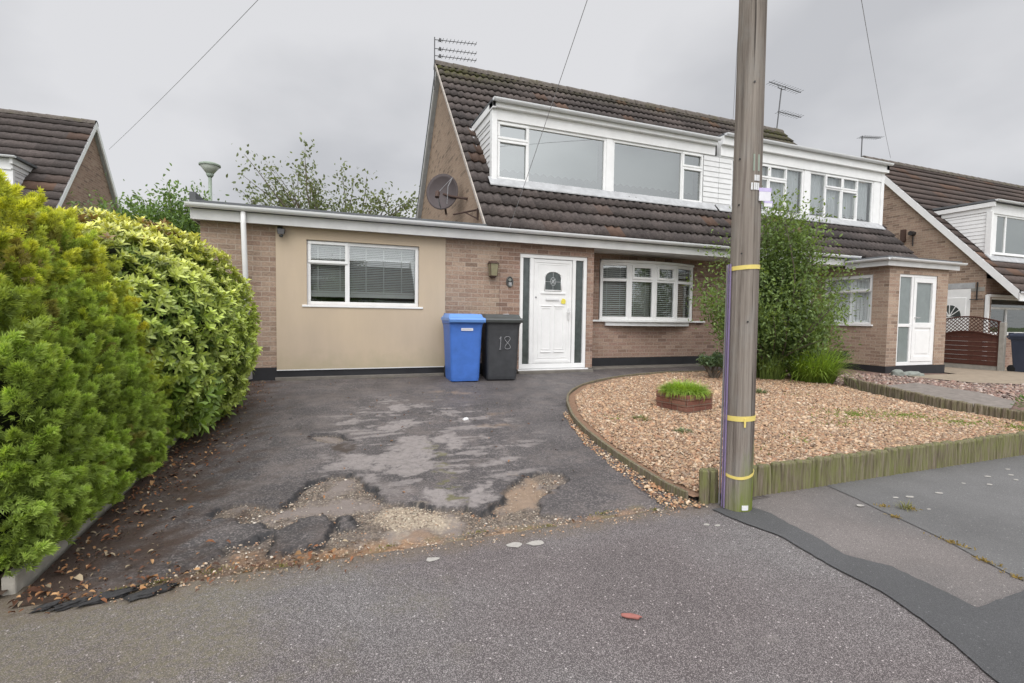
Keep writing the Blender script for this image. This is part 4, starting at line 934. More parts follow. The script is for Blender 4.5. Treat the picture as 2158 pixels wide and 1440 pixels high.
# ------------------------------------------------------------------ the attached semi with porch
HB = thing('semi_detached_house', 'attached semi-detached house with brick porch, glazed porch door and net-curtained dormer behind the pole', 'house', (11.0, 8.25, -0.05))
wall('recess_wall', FRONT(YR), 8.304, 13.92, 0.12, TOP+0.05, [(8.93, 11.34, 0.98, 2.24)], M['brick_warm'], HB)
mb = MB(); mb.box(8.304, 12.0, YR-0.012, YR+0.2, -0.2, 0.12); obj('plinth', mb, M['black_paint'], HB)
bow_window(HB, 8.95, 11.32, YR-0.03, 0.99, 2.17)
mb = MB(); mb.box(8.304, 11.8, 8.07, 8.095, 2.33, 2.475); obj('fascia', mb, M['fascia'], HB, bevel=0.003)
mb = MB(); mb.box(8.304, 13.98, 8.096, 8.90, 2.345, 2.357); obj('soffit', mb, M['upvc_old'], HB)
gutter(HB, FRONT(8.0), 8.29, 11.75, 2.555, 0.0, 0.062)
mb = MB(); mb.poly([(13.92,8.85,-0.3),(13.92,16.2,-0.3),(13.92,16.2,2.5),(13.92,RIDGE[0],RIDGE[1]-0.12),(13.92,8.3,2.62),(13.92,8.3,2.40),(13.92,8.85,2.40)][::-1]); obj('gable_wall', mb, M['brick_buff'], HB)
mb = MB(); mb.box(8.31, 13.9, 16.15, 16.3, -0.3, 2.6); obj('rear_wall', mb, M['brick_buff'], HB)
# porch
PL, PR, PF = 11.58, 13.66, 7.20; PB = -0.12
wall('porch_front_wall', FRONT(PF), PL, PR, 0.04, 2.30, [(11.93, 13.27, 0.04, 2.10)], M['brick_buff'], HB, thick=0.12)
wall('porch_side_wall', LEFTW(PL), PF+0.12, YR, 0.04, 2.30, [(7.55, 8.72, 0.96, 2.10)], M['brick_buff'], HB, thick=0.12)
mb = MB(); mb.poly([(PR,PF,PB),(PR,YR,PB),(PR,YR,2.3),(PR,PF,2.3)]); obj('porch_end_wall', mb, M['brick_buff'], HB)
mb = MB(); mb.box(PL-0.008, PR+0.02, PF-0.012, YR-0.02, PB-0.2, 0.038); obj('plinth', mb, M['black_paint'], HB)
mb = MB(); mb.box(PL-0.22, PR+0.30, PF-0.10, 8.4, 2.40, 2.46); obj('porch_roof', mb, M['felt'], HB)
mb = MB(); mb.box(PL-0.20, PR+0.24, PF-0.09, PF-0.065, 2.25, 2.39); mb.box(PL-0.20, PL-0.175, PF-0.064, 8.06, 2.25, 2.39); mb.box(PL-0.174, PR+0.22, PF-0.064, PF+0.0, 2.29, 2.30); mb.box(PL-0.174, PL, PF, 8.06, 2.29, 2.30); obj('porch_fascia', mb, M['fascia'], HB, bevel=0.003)
gutter(HB, FRONT(PF-0.14), PL-0.25, PR+0.34, 2.415, 0.0, 0.052, 'porch_gutter')
gutter(HB, LEFTW(PL-0.255), PF-0.14, 8.0, 2.415, 0.0, 0.052, 'porch_gutter')
FP = FRONT(PF)
mb = MB(); u0, u1, v0, v1 = 11.93, 13.27, 0.045, 2.10; sx = 12.42
for a, b, c, d in ((u0, u1, v0, v0+0.08), (u0, u1, v1-0.06, v1), (u0, u0+0.06, v0+.08, v1-.06), (u1-0.06, u1, v0+.08, v1-.06), (sx-0.035, sx+0.035, v0+.08, v1-.06), (u0+.06, sx-0.035, 0.92, 0.99)): slab(mb, FP, a, b, c, d, 0.02, 0.08)
for a, b, c, d in ((sx+0.04, u1-0.065, v0+0.085, v0+0.20), (sx+0.04, u1-0.065, v1-0.17, v1-0.065), (sx+0.04, sx+0.13, v0+.2, v1-.17), (u1-0.155, u1-0.065, v0+.2, v1-.17), (sx+.13, u1-.155, 0.90, 1.02)): slab(mb, FP, a, b, c, d, 0.006, 0.06)
pd = obj('porch_door', mb, M['upvc'], HB, bevel=0.005)
mb = MB(); slab(mb, FP, sx+.13, u1-.155, v0+.2, 0.90, 0.025, 0.05); slab(mb, FP, sx+.18, u1-.205, v0+.26, 0.84, 0.016, 0.026); obj('door_panel', mb, M['upvc'], pd, bevel=0.006)
mb = MB()
for a, b, c, d in ((u0+.06, sx-.035, v0+.08, 0.92), (u0+.06, sx-.035, 0.99, v1-.06), (sx+.13, u1-.155, 1.02, v1-.17)): mb.poly([FP(a,c,.045), FP(b,c,.045), FP(b,d,.045), FP(a,d,.045)])
obj('pane', mb, M['glass_grey'], pd)
mb = MB(); mb.tube([FP(sx+0.085, 1.13, 0.006), FP(sx+0.085, 1.13, -0.04), FP(sx+0.20, 1.13, -0.042)], 0.011, 8); obj('door_handle', mb, M['chrome'], pd)
FL = LEFTW(PL)
w_ = window(HB, FL, 7.55, 8.72, 0.96, 2.10, bars=[(7.605, 8.665, 1.70, 1.76)], panes=[(7.605, 8.665, 1.015, 1.70), (7.605, 8.665, 1.76, 2.045)], inset=0.03, sill=(7.5, 8.77, 0.04), sashes=[(7.575, 8.695, 1.72, 2.07)])
curtain(w_, FL, 7.6, 8.67, 1.0, 2.06, d=0.14, amp=0.012, period=0.085)
# roof and dormer of the attached half
mossB = lambda xs, t: np.clip(sstep(0.80, 1.0, np.full(len(xs), t))*sstep(11.5, 13.6, xs)*1.6+sstep(0.9, 1.0, np.full(len(xs), t))*0.55, 0, 1)
tile_roof(HB, 8.302, 14.06, FOOT, RIDGE, 'tile', moss=mossB)
mb = MB(); plain_slope(mb, 8.302, 14.05, (FOOT[0]+0.02, FOOT[1]-0.01), (RIDGE[0], RIDGE[1]-0.01)); plain_slope(mb, 8.302, 14.05, REAR, (RIDGE[0], RIDGE[1]+0.02)); obj('roof_deck', mb, M['felt'], HB)
ridge_cap(HB, 8.302, 14.06, RIDGE[0], RIDGE[1]+0.04)
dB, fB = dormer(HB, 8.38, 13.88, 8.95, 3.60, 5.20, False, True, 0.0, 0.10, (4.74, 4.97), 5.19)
fb = MB(); slab(fb, fB, 8.37, 13.90, 4.975, 5.04, -0.10, -0.036); obj('fascia_trim', fb, M['upvc'], dB)
shiplap('front_cladding', fB, 8.37, 8.72, 3.56, 4.74, dB)
for u0, u1 in ((8.72, 11.03), (11.22, 13.58)):
    s = 0.58; m0, m1 = u0+s, u1-s-0.06; mid = (m0+m1)/2
    if u0 < 9: m0, m1 = u0+0.60, u1-0.60; mid = (m0+m1)/2
    bars = [(m0-0.03, m0+0.03, 3.655, 4.685), (m1-0.03, m1+0.03, 3.655, 4.685), (m0+.03, m1-.03, 4.36, 4.42), (mid-0.03, mid+0.03, 3.655, 4.36), (mid-0.03, mid+0.03, 4.42, 4.685)]
    w_ = window(dB, fB, u0, u1, 3.60, 4.74, bars=bars, panes=[(u0+.055, m0-.03, 3.655, 4.685), (m1+.03, u1-.055, 3.655, 4.685), (m0+.03, mid-.03, 3.655, 4.36), (mid+.03, m1-.03, 3.655, 4.36), (m0+.03, mid-.03, 4.42, 4.685), (mid+.03, m1-.03, 4.42, 4.685)],
        inset=0.0, glass='glass', sill=(u0-.03, u1+.03, 0.05), sashes=[(m0-.02, mid+.015, 4.40, 4.715), (mid-.015+0.03, m1+.02, 4.40, 4.715), (mid-0.01, m1+.02, 3.63, 4.385)])
    curtain(w_, fB, u0+.06, u1-.06, 3.62, 4.70, d=0.13, amp=0.014, period=0.11)
mb = MB(); slab(mb, fB, 11.03, 11.22, 3.60, 4.74, -0.012, 0.06); obj('window_post', mb, M['upvc'], dB)
mb = MB(); slab(mb, fB, 13.58, 13.86, 3.56, 4.74, -0.010, 0.06); obj('window_post', mb, M['upvc'], dB)

# ------------------------------------------------------------------ detached house on the right
HR = thing('detached_house', 'brick chalet house on the right edge with a white bargeboard down its gable', 'house', (20, 9, -0.3))
RG, RF, RRr = 18.10, (7.80, 1.93), (12.28, 6.90); RS = (RRr[1]-RF[1])/(RRr[0]-RF[0]); RB = (16.76, 1.93)
wall_pts = [(8.6, -0.4), (16.2, -0.4), (16.2, 2.3), (12.28, 6.75), (8.6, 2.62)]
mb = MB(); mb.poly([(RG, y, z) for y, z in wall_pts]); obj('gable_wall', mb, M['brick_buff'], HR)
FR = FRONT(8.62)
wall('front_wall', FR, RG+0.006, 30, -0.4, 2.35, [(18.45, 21.2, 0.72, 1.80)], M['brick_warm'], HR)
w_ = window(HR, FR, 18.45, 21.2, 0.72, 1.80, bars=[(18.505, 21.145, 1.46, 1.52), (19.3, 19.36, 0.775, 1.46)], panes=[(18.505, 21.145, 0.775, 1.46), (18.505, 21.145, 1.52, 1.745)], inset=0.02, sill=(18.4, 21.25, 0.05))
mb = MB(); slab(mb, FR, 18.10, 18.18, -0.2, 1.86, -0.10, -0.005); slab(mb, FR, 18.181, 22, 1.81, 1.88, -0.10, -0.005); obj('window_surround', mb, M['upvc'], HR)
mb = MB(); mb.box(18.12, 30, 16.1, 16.25, -0.4, 2.3); mb.prism(wall_pts, 'x', 29.8, 29.95); obj('rear_wall', mb, M['brick_buff'], HR)
tile_roof(HR, 17.98, 32, RF, RRr, 'tile_far', gauge=0.33, roll=0.3, bold=0.008, xs_step=4)
mb = MB(); plain_slope(mb, 17.99, 32, (RF[0]+.02, RF[1]-.01), (RRr[0], RRr[1]-.01)); plain_slope(mb, 17.98, 32, RB, (RRr[0], RRr[1]+.02)); obj('roof_deck', mb, M['felt'], HR)
ridge_cap(HR, 17.98, 32, RRr[0], RRr[1]+0.03)
barge(HR, 17.965, 18.0, (RF[0], RF[1]), RRr, 0.26, 'upvc', lift=0.03)
barge(HR, 17.965, 18.0, RB, (RRr[0]+0.02, RRr[1]), 0.26, 'upvc', lift=0.03)
mb = MB(); mb.box(17.965, 30, 7.76, 7.79, 1.66, 1.88); obj('fascia', mb, M['upvc'], HR)
mb = MB(); plain_slope(mb, 18.0, RG, (RF[0], RF[1]-0.2), (RRr[0], RRr[1]-0.2), 0.012); obj('verge_soffit', mb, M['upvc_old'], HR)
gutter(HR, FRONT(7.71), 17.95, 30, 1.92, 0.0, 0.055)
def rz(y): return RF[1]+RS*(y-RF[0])
dm = MB(); dm.hexa([(18.36,8.62,4.62),(24.2,8.62,4.62),(24.2,10.4,4.66),(18.36,10.4,4.66),(18.36,8.62,4.68),(24.2,8.62,4.68),(24.2,10.4,4.72),(18.36,10.4,4.72)]); dR = obj('dormer', dm, M['felt'], HR)
fDR = FRONT(8.76)
sl = lambda v: (8.76, max(8.765, RF[0]+(v-RF[1]-0.05)/RS))
shiplap('cheek', LEFTW(18.45), 0, 0, 3.0, 4.34, dR, slant=sl, m='upvc')
mb = MB(); slab(mb, LEFTW(18.45), 8.64, 10.2, 4.48, 4.61, -0.08, 0); slab(mb, LEFTW(18.45), 8.74, 10.0, 4.345, 4.475, -0.03, 0); slab(mb, LEFTW(18.45), 8.70, 8.83, 2.95, 4.34, -0.045, 0.05); obj('cheek_fascia', mb, M['upvc'], dR)
mb = MB(); slab(mb, fDR, 18.45, 24.0, 4.30, 4.61, -0.03, 0.1); slab(mb, fDR, 18.56, 18.75, 3.1, 4.3, 0, 0.08); obj('fascia', mb, M['upvc'], dR)
gutter(dR, FRONT(8.58), 18.34, 24.2, 4.66, 0, 0.05)
w_ = window(dR, fDR, 18.75, 22.0, 3.12, 4.30, bars=[(19.25, 19.31, 3.175, 4.245)], panes=[(18.805, 19.25, 3.175, 4.245), (19.31, 21.945, 3.175, 4.245)], inset=0.0, glass='glass_mirror', sill=(18.7, 22, 0.06))
curtain(w_, fDR, 18.8, 21.95, 3.15, 4.27, d=0.12, amp=0, m='backing', name='pane_backing')
mb = MB(); y0 = 8.6; mb.hexa([(18.3,y0,rz(y0)+.06),(24,y0,rz(y0)+.06),(24,8.76,rz(8.76)+.06),(18.3,8.76,rz(8.76)+.06),(18.3,y0,rz(y0)+.085),(24,y0,rz(y0)+.085),(24,8.76,rz(8.76)+.1),(18.3,8.76,rz(8.76)+.1)]); obj('apron_flashing', mb, M['lead'], dR)
FG = LEFTW(RG)
mb = MB(); slab(mb, FG, 8.95, 9.92, -0.35, 2.06, -0.012, 0.05); 
sd = obj('side_door', mb, M['upvc'], HR)
mb = MB(); slab(mb, FG, 9.05, 9.82, -0.28, 1.80, -0.035, -0.013); obj('door_leaf', mb, M['upvc'], sd, bevel=0.006)
mb = MB(); c = (9.45, 1.22); mb.poly([FG(c[0]+0.30*math.cos(t), c[1]+0.36*math.sin(t), -0.037) for t in [math.pi*k/12 for k in range(13)]]); obj('fan_pane', mb, M['glass_obscure'], sd)
mb = MB()
for t in (0.6, 1.05, 1.57, 2.1, 2.55): mb.tube([FG(c[0], c[1], -0.04), FG(c[0]+0.31*math.cos(t), c[1]+0.37*math.sin(t), -0.04)], 0.012, 5)
obj('fan_bars', mb, M['upvc'], sd)
mb = MB(); slab(mb, FG, 8.85, 10.1, 2.07, 2.24, -0.012, 0.05); obj('lintel', mb, M['lead'], HR)
mb = MB(); slab(mb, FG, 8.62, 8.95, 1.98, 2.10, -0.010, 0.05); obj('lintel', mb, M['concrete'], HR)
mb = MB(); mb.tube([(18.05, 8.78, 2.25), (18.05, 8.78, 1.72)], 0.02, 6); mb.tube([(18.05, 8.95, 1.74), (18.05, 8.62, 1.74)], 0.014, 6); obj('waste_pipe', mb, M['black_metal'], HR)
mb = MB(); slab(mb, FG, 10.80, 10.93, 3.72, 4.12, -0.10, 0.02); obj('flue', mb, M['brown_metal'], HR)
mb = MB(); mb.lathe(FG(10.58, 3.95, 0.0), [(0.075, 0.0), (0.075, -0.18), (0.06, -0.18)], 12, 'x'); mb.tube([FG(10.58, 3.9, -0.03), FG(10.58, 3.55, -0.03)], 0.02, 6); obj('vent_pipe', mb, M['black_metal'], HR)

# ------------------------------------------------------------------ detached house far left
HL = thing('detached_house', 'brown-tiled house behind the conifer hedge on the left, its brick gable turned to the right', 'house', (-9, 18, 0))
LX, LR = -7.10, (20.15, 7.20); LF, LB = (16.45, 2.75), (23.6, 2.75); LS = (LR[1]-LF[1])/(LR[0]-LF[0])
mb = MB(); mb.poly([(LX,16.9,0),(LX,23.2,0),(LX,23.2,3.2),(LX,LR[0],LR[1]-0.15),(LX,16.9,3.2)][::-1]); obj('gable_wall', mb, M['brick_warm'], HL)
wall('front_wall', FRONT(16.9), -24, LX-0.006, 0, 3.0, [], M['brick_warm'], HL)
tile_roof(HL, -24, LX+0.13, LF, LR, 'tile', gauge=0.36, roll=0.3, bold=0.018, xs_step=6)
mb = MB(); plain_slope(mb, -24, LX+.12, (LF[0]+.02, LF[1]-.01), (LR[0], LR[1]-.01)); plain_slope(mb, -24, LX+.13, LB, (LR[0], LR[1]+.02)); obj('roof_deck', mb, M['felt'], HL)
ridge_cap(HL, -24, LX+0.13, LR[0], LR[1]+0.03)
barge(HL, LX+0.10, LX+0.14, LF, LR, 0.20, 'upvc', lift=0.0); barge(HL, LX+0.10, LX+0.14, LB, LR, 0.24, 'upvc', lift=0.0)
mb = MB(); plain_slope(mb, LX, LX+.10, (LB[0], LB[1]-.2), (LR[0], LR[1]-.2), 0.012); obj('verge_soffit', mb, M['lead'], HL)
dm = MB(); dm.box(-16.1, -7.80, 17.35, 19.0, 5.14, 5.20); dL = obj('dormer', dm, M['felt'], HL)
fDL = FRONT(17.5)
sl = lambda v: (17.5, max(17.505, LF[0]+(v-LF[1]-0.05)/LS))
shiplap('cheek', RIGHTW(-7.95), 0, 0, 4.0, 4.90, dL, slant=sl)
mb = MB(); slab(mb, RIGHTW(-7.95), 17.38, 18.6, 4.98, 5.13, -0.07, 0); slab(mb, RIGHTW(-7.95), 17.46, 18.4, 4.86, 4.97, -0.03, 0); slab(mb, fDL, -16, -7.95, 4.83, 5.13, -0.05, 0.1); slab(mb, fDL, -8.33, -7.93, 3.9, 4.83, -0.01, 0.08); obj('fascia', mb, M['upvc'], dL)
gutter(dL, FRONT(17.30), -16.1, -7.78, 5.17, 0, 0.055)
w_ = window(dL, fDL, -9.9, -8.33, 3.9, 4.83, bars=[(-8.93, -8.87, 3.955, 4.775)], panes=[(-9.845, -8.93, 3.955, 4.775), (-8.87, -8.385, 3.955, 4.775)], inset=0.0, glass='glass_mirror', sashes=[(-8.90, -8.35, 3.92, 4.81)])
curtain(w_, fDL, -9.85, -8.38, 3.92, 4.8, d=0.12, amp=0, m='backing', name='pane_backing')
mb = MB(); mb.box(-24, LX+.1, 16.30, 16.33, 2.60, 2.80); obj('fascia', mb, M['upvc'], HL)

# ------------------------------------------------------------------ things on the houses
def aerial_multi():
    x, y = 2.53, 12.30
    t = thing('tv_aerial', 'three-boom comb-like aerial standing on the left tip of the nearer roof', 'aerial', (x, y, 6.9))
    mb = MB(); mb.tube([(x, y, 6.6), (x, y, 7.86)], 0.014, 6); obj('mast', mb, M['dark_alu'], t)
    for z in (7.80, 7.59, 7.42):
        mb = MB(); d = Vector((1.04, -0.10, 0.055 if z > 7.7 else 0.03)); p = Vector((x, y, z)); mb.tube([p, p+d], 0.009, 6)
        for k in range(11):
            q = p+d*(0.10+k*0.088); mb.tube([q+Vector((0, -0.10, 0)), q+Vector((0, 0.10, 0))], 0.006, 5)
        mb.tube([p+d*0.13+Vector((0, 0, -0.03)), p+d*0.13+Vector((0, 0, 0.035))], 0.03, 6)
        obj('boom', mb, M['dark_alu'], t)
aerial_multi()
def aerial_two(label, x, y, z0, ztop, booms, lean=0.0):
    t = thing('tv_aerial', label, 'aerial', (x, y, z0))
    mb = MB(); mb.tube([(x, y, z0), (x+lean, y, ztop)], 0.02, 6); obj('mast', mb, M['dark_alu'], t)
    for z, a, b, dz, n in booms:
        mb = MB(); xx = x+lean*(z-z0)/(ztop-z0); p, q = Vector((xx+a, y+a*0.1, z)), Vector((xx+b, y+b*0.1, z+dz)); mb.tube([p, q], 0.013, 6)
        for k in range(n):
            c = p+(q-p)*(k+0.5)/n; mb.tube([c+Vector((0, -0.16, 0)), c+Vector((0, 0.16, 0))], 0.006, 5)
        obj('boom', mb, M['dark_alu'], t)
    return t
a2 = aerial_two('tall double-boom aerial leaning on the mossy right end of the attached roof', 13.86, 12.33, 7.1, 8.66, [(8.72, -0.62, 0.98, 0.0, 12), (7.88, -0.05, 1.15, 0.04, 9)], 0.16)
mb = MB(); mb.tube([(14.02, 12.3, 8.60), (14.17, 12.32, 8.62), (14.19, 12.32, 8.74)], 0.012, 5); mb.tube([(14.02, 12.3, 8.60), (13.84, 12.3, 8.62), (13.83, 12.3, 8.73)], 0.012, 5); obj('cradle', mb, M['dark_alu'], a2)
aerial_two('single-boom aerial on the far right house, above the white bargeboard', 17.93, 12.3, 6.6, 7.66, [(7.60, -0.12, 1.15, 0.18, 10)])

def sat_dish():
    c = Vector((2.28, 10.2, 3.60)); t = thing('satellite_dish', 'round brown satellite dish on a black arm off the brick gable', 'satellite dish', c)
    n = (Vector((-0.15, -0.3, 1.2))-c); n = Vector((-0.42, -0.88, 0.22)).normalized()
    a = n.cross(Vector((0, 0, 1))).normalized(); b = a.cross(n).normalized()
    mb = MB(); seg, rings = 28, 7; V = []
    def pt(r, k, off): th = 2*math.pi*k/seg; return c+a*(0.335*r*math.cos(th))+b*(0.40*r*math.sin(th))+n*(0.11*r*r-0.09+off)
    for off in (0.0, -0.012):
        for i in range(rings+1):
            for k in range(seg): mb.v.append(tuple(pt(i/rings, k, off)))
    S = (rings+1)*seg
    for o in (0, S):
        for i in range(rings):
            for k in range(seg): k2 = (k+1) % seg; mb.f.append((o+i*seg+k, o+(i+1)*seg+k, o+(i+1)*seg+k2, o+i*seg+k2))
    for k in range(seg): k2 = (k+1) % seg; mb.f.append((rings*seg+k, S+rings*seg+k, S+rings*seg+k2, rings*seg+k2))
    obj('reflector', mb, M['dish'], t, smooth=True)
    foc = c+n*0.36-b*0.20
    mb = MB(); mb.tube([c-b*0.40+n*0.02, c-b*0.34+n*0.20, foc], 0.011, 6); mb.tube([c-a*0.20+b*0.30+n*0.03, c-a*0.16+b*0.02+n*0.20, c-a*0.14-b*0.32+n*0.12], 0.009, 6); mb.tube([c-a*0.20+b*0.30+n*0.03, foc], 0.006, 6); obj('feed_arm', mb, M['alu'], t)
    mb = MB(); mb.tube([foc-n*0.03, foc+n*0.03], 0.035, 10); mb.tube([foc+n*0.03, foc+n*0.05-b*0.12], 0.045, 10); obj('receiver', mb, M['brown_metal'], t)
    mb = MB(); w = 2.70; e = c-n*0.10
    mb.tube([e, (2.45, 10.1, 3.50), (w-0.01, 9.75, 3.40)], 0.024, 8); mb.tube([(2.36, 9.55, 3.02), (w-0.01, 8.98, 3.03)], 0.018, 6); mb.tube([(w-0.02, 8.98, 3.06), (w-0.02, 8.98, 2.84)], 0.018, 6); mb.tube([(2.52, 9.28, 3.02), (w-0.02, 8.98, 2.86)], 0.014, 6); mb.tube([c-n*0.10, c-n*0.10+Vector((0.06, 0, -0.42))], 0.024, 8)
    obj('bracket', mb, M['brown_metal'], t)
sat_dish()

def lantern():
    x, y, z = 2.73, 8.25, 1.73; t = thing('wall_lantern', 'dull brass box lantern on the brick beside the front door', 'lantern', (x, y, z))
    mb = MB(); mb.box(x-0.06, x+0.06, y-0.02, y-0.001, z+0.14, z+0.26); mb.box(x-0.012, x+0.012, y-0.09, y-0.02, z+0.235, z+0.255); obj('back_plate', mb, M['black_metal'], t, bevel=0.004)
    def fr(z0, a, z1, b): return [(x-a,y-.09-a,z0),(x+a,y-.09-a,z0),(x+a,y-.09+a,z0),(x-a,y-.09+a,z0),(x-b,y-.09-b,z1),(x+b,y-.09-b,z1),(x+b,y-.09+b,z1),(x-b,y-.09+b,z1)]
    mb = MB(); mb.hexa(fr(z, 0.058, z+0.21, 0.072)); obj('glass_box', mb, M['lantern_glass'], t, bevel=0.004)
    mb = MB(); mb.hexa(fr(z+0.211, 0.085, z+0.255, 0.05)); mb.hexa(fr(z-0.012, 0.062, z-0.001, 0.062)); mb.hexa(fr(z-0.04, 0.03, z-0.013, 0.045))
    for sx in (-1, 1): mb.tube([(x+sx*0.059, y-0.09-0.059, z), (x+sx*0.073, y-0.09-0.073, z+0.21)], 0.006, 5)
    obj('cap', mb, M['lantern_cap'] if 'lantern_cap' in M else M['brown_metal'], t)
lantern()
def stroke(mb, f, pts, r): mb.tube([f(u, v, 0) for u, v in pts], r, 5)
EIGHT = lambda cx, cy, w, h: [(cx+w*math.sin(2*t)*0.5*(1.15 if t > 3.14 else 1)*1.0, cy+h*0.5*math.cos(t)) for t in [6.2832*k/24 for k in range(25)]]
def plaque():
    x, z = 3.07, 1.645; t = thing('house_number_plaque', 'small dark oval number plaque on the brick between lantern and door', 'sign', (x, 8.25, z))
    mb = MB(); n = 24
    mb.prism([(x+0.068*math.cos(6.283*k/n), z+0.098*math.sin(6.283*k/n)) for k in range(n)], 'y', 8.232, 8.249); obj('plate', mb, M['black_metal'], t, bevel=0.004)
    mb = MB(); mb.tube([(x+0.06*math.cos(6.283*k/n), 8.231, z+0.09*math.sin(6.283*k/n)) for k in range(n+1)], 0.003, 5, False); obj('rim', mb, M['stone_green'], t)
    mb = MB(); mb.prism([(x+0.03*math.cos(6.283*k/10), z+0.035+0.028*math.sin(6.283*k/10)) for k in range(10)], 'y', 8.229, 8.2319); obj('motif', mb, M['stone_green'], t)
    mb = MB(); f = lambda u, v, d: (u, 8.230, v)
    stroke(mb, f, [(x-0.022, z-0.02), (x-0.015, z-0.012), (x-0.015, z-0.065)], 0.0045); stroke(mb, f, EIGHT(x+0.014, z-0.039, 0.032, 0.054), 0.004); obj('number', mb, M['white_paint'], t)
plaque()
def flood():
    t = thing('security_light', 'small black security light under the fascia at the corner of the cream render', 'light', (-0.63, 8.2, 2.2))
    mb = MB(); mb.box(-0.675, -0.60, 8.20, 8.231, 2.24, 2.33); obj('bracket', mb, M['black_metal'], t, bevel=0.004)
    mb = MB(); mb.hexa([(-0.66,8.06,2.19),(-0.57,8.06,2.19),(-0.57,8.17,2.21),(-0.66,8.17,2.21),(-0.67,8.09,2.28),(-0.56,8.09,2.28),(-0.56,8.198,2.29),(-0.67,8.198,2.29)]); obj('head', mb, M['black_metal'], t, bevel=0.008)
    mb = MB(); mb.lathe((-0.615, 8.11, 2.155), [(0.02, 0), (0.03, 0.015), (0.03, 0.034)], 10); obj('sensor', mb, M['grey_plastic'], t, smooth=True)
flood()

# ------------------------------------------------------------------ wheelie bins
def bin_(label, x, y, rot, body_m, lid_m, w=0.56, d=0.70, h=0.99, extra=None):
    z0 = gz(x, y)+0.012; t = thing('wheelie_bin', label, 'bin', (x, y, z0)); R = Matrix.Translation((x, y, z0)) @ Matrix.Rotation(rot, 4, 'Z')
    def put(name, mb, m, **k):
        mb.v = [tuple(R @ Vector(v)) for v in mb.v]; return obj(name, mb, m, t, **k)
    b = 0.85; rows = [(0.0, b, b*0.94), (0.05, b+0.02, b*0.97), (0.80, 0.96, 0.97), (h-0.09, 1.0, 1.0), (h-0.085, 1.04, 1.03), (h-0.02, 1.05, 1.04), (h-0.015, 0.98, 0.98)]
    mb = MB(); rc = 0.055; K = 4
    def ringpts(sw, sd, z):
        hw, y0, y1 = w/2*sw, -d/2*sd+0.02*(1-sw), d/2*sd-0.10*(1-sd); P = []
        for cx, cy, a0 in ((hw-rc, y1-rc, 0), (-hw+rc, y1-rc, 90), (-hw+rc, y0+rc, 180), (hw-rc, y0+rc, 270)):
            for k in range(K+1): a = math.radians(a0+90*k/K); P.append((cx+rc*math.cos(a), cy+rc*math.sin(a), z))
        return P
    n = 4*(K+1)
    for z, sw, sd in rows: mb.v += ringpts(sw, sd, z)
    for i in range(len(rows)-1):
        for k in range(n): k2 = (k+1) % n; mb.f.append((i*n+k, i*n+k2, (i+1)*n+k2, (i+1)*n+k))
    mb.f.append(tuple(range(n))[::-1]); mb.f.append(tuple((len(rows)-1)*n+k for k in range(n)))
    put('body', mb, body_m, bevel=0.004)
    mb = MB(); hw = w/2*1.08; y0, y1 = -d/2-0.055, d/2+0.0; zl = h-0.012
    prof = [(y0, zl-0.055), (y0-0.01, zl-0.01), (y0+0.01, zl+0.01), (y0+0.07, zl+0.035), (y0+0.13, zl+0.075), (y1-0.16, zl+0.085), (y1-0.02, zl+0.055), (y1, zl+0.01), (y1, zl-0.02), (y0+0.02, zl-0.02), (y0+0.02, zl-0.055)]
    k = len(prof); cols = [(-hw, 0.0), (-hw+0.035, 1.0), (hw-0.035, 1.0), (hw, 0.0)]; n0 = 0
    for u, q in cols:
        for yy, zz in prof: mb.v.append((u, yy, zz if q or zz < zl+0.012 else zl+0.012))
    for c in range(3):
        for i in range(k): j = (i+1) % k; mb.f.append((c*k+i, c*k+j, (c+1)*k+j, (c+1)*k+i))
    mb.f.append(tuple(range(k))); mb.f.append(tuple(3*k+i for i in range(k))[::-1])
    put('lid', mb, lid_m, bevel=0.006)
    mb = MB(); mb.tube([(-w*0.46, d/2+0.0, h-0.10), (-w*0.46, d/2+0.07, h-0.03), (w*0.46, d/2+0.07, h-0.03), (w*0.46, d/2, h-0.10)], 0.016, 8)
    for sx in (-1, 1): mb.box(sx*w*0.40-0.02, sx*w*0.40+0.02, d/2-0.06, d/2+0.05, h-0.01, h+0.075)
    put('handle', mb, body_m)
    for sx in (-1, 1):
        mb = MB(); mb.lathe((sx*(w/2-0.03) if sx < 0 else w/2-0.05, d/2-0.06, 0.095), [(0.03, 0), (0.10, 0.005), (0.10, 0.045), (0.03, 0.05)], 18, 'x')
        put('wheel', mb, M['rubber'])
    if extra: extra(put, h, d, w)
    return t
def front_y(z, d=0.70, h=0.99):   # body front face at height z (local)
    s = 0.80+(0.97-0.80)*(z-0.05)/0.75 if z < 0.8 else 0.97
    return -d/2*s+0.0
def blue_extra(put, h, d, w):
    mb = MB(); mb.box(-0.085, 0.10, -d/2*0.985-0.0065, -d/2*0.985+0.004, 0.795, 0.835); put('label', mb, M['paper'])
    mb = MB()
    for k in range(9): mb.box(-0.07+k*0.017, -0.07+k*0.017+0.010, -d/2*0.985-0.008, -d/2*0.985-0.0066, 0.808, 0.822)
    put('label_print', mb, M['paper_grey'])
def grey_extra(put, h, d, w):
    mb = MB()
    yf = lambda z: -d/2*(0.905+(0.97-0.905)*(z-0.05)/0.75)-0.0035 if z < 0.8 else -d/2-0.003
    f = lambda u, v, _: (u, yf(v), v)
    stroke(mb, f, [(-0.055, 0.66), (-0.035, 0.70), (-0.037, 0.60), (-0.045, 0.50)], 0.0075); stroke(mb, f, [(-0.06, 0.495), (-0.03, 0.497)], 0.0065)
    stroke(mb, f, EIGHT(0.075, 0.60, 0.085, 0.20), 0.0052); put('painted_number', mb, M['chalk'])
    mb = MB(); mb.box(0.03, 0.12, -0.20, -0.17, h+0.069, h+0.075); put('lid_sticker', mb, M['paper'])
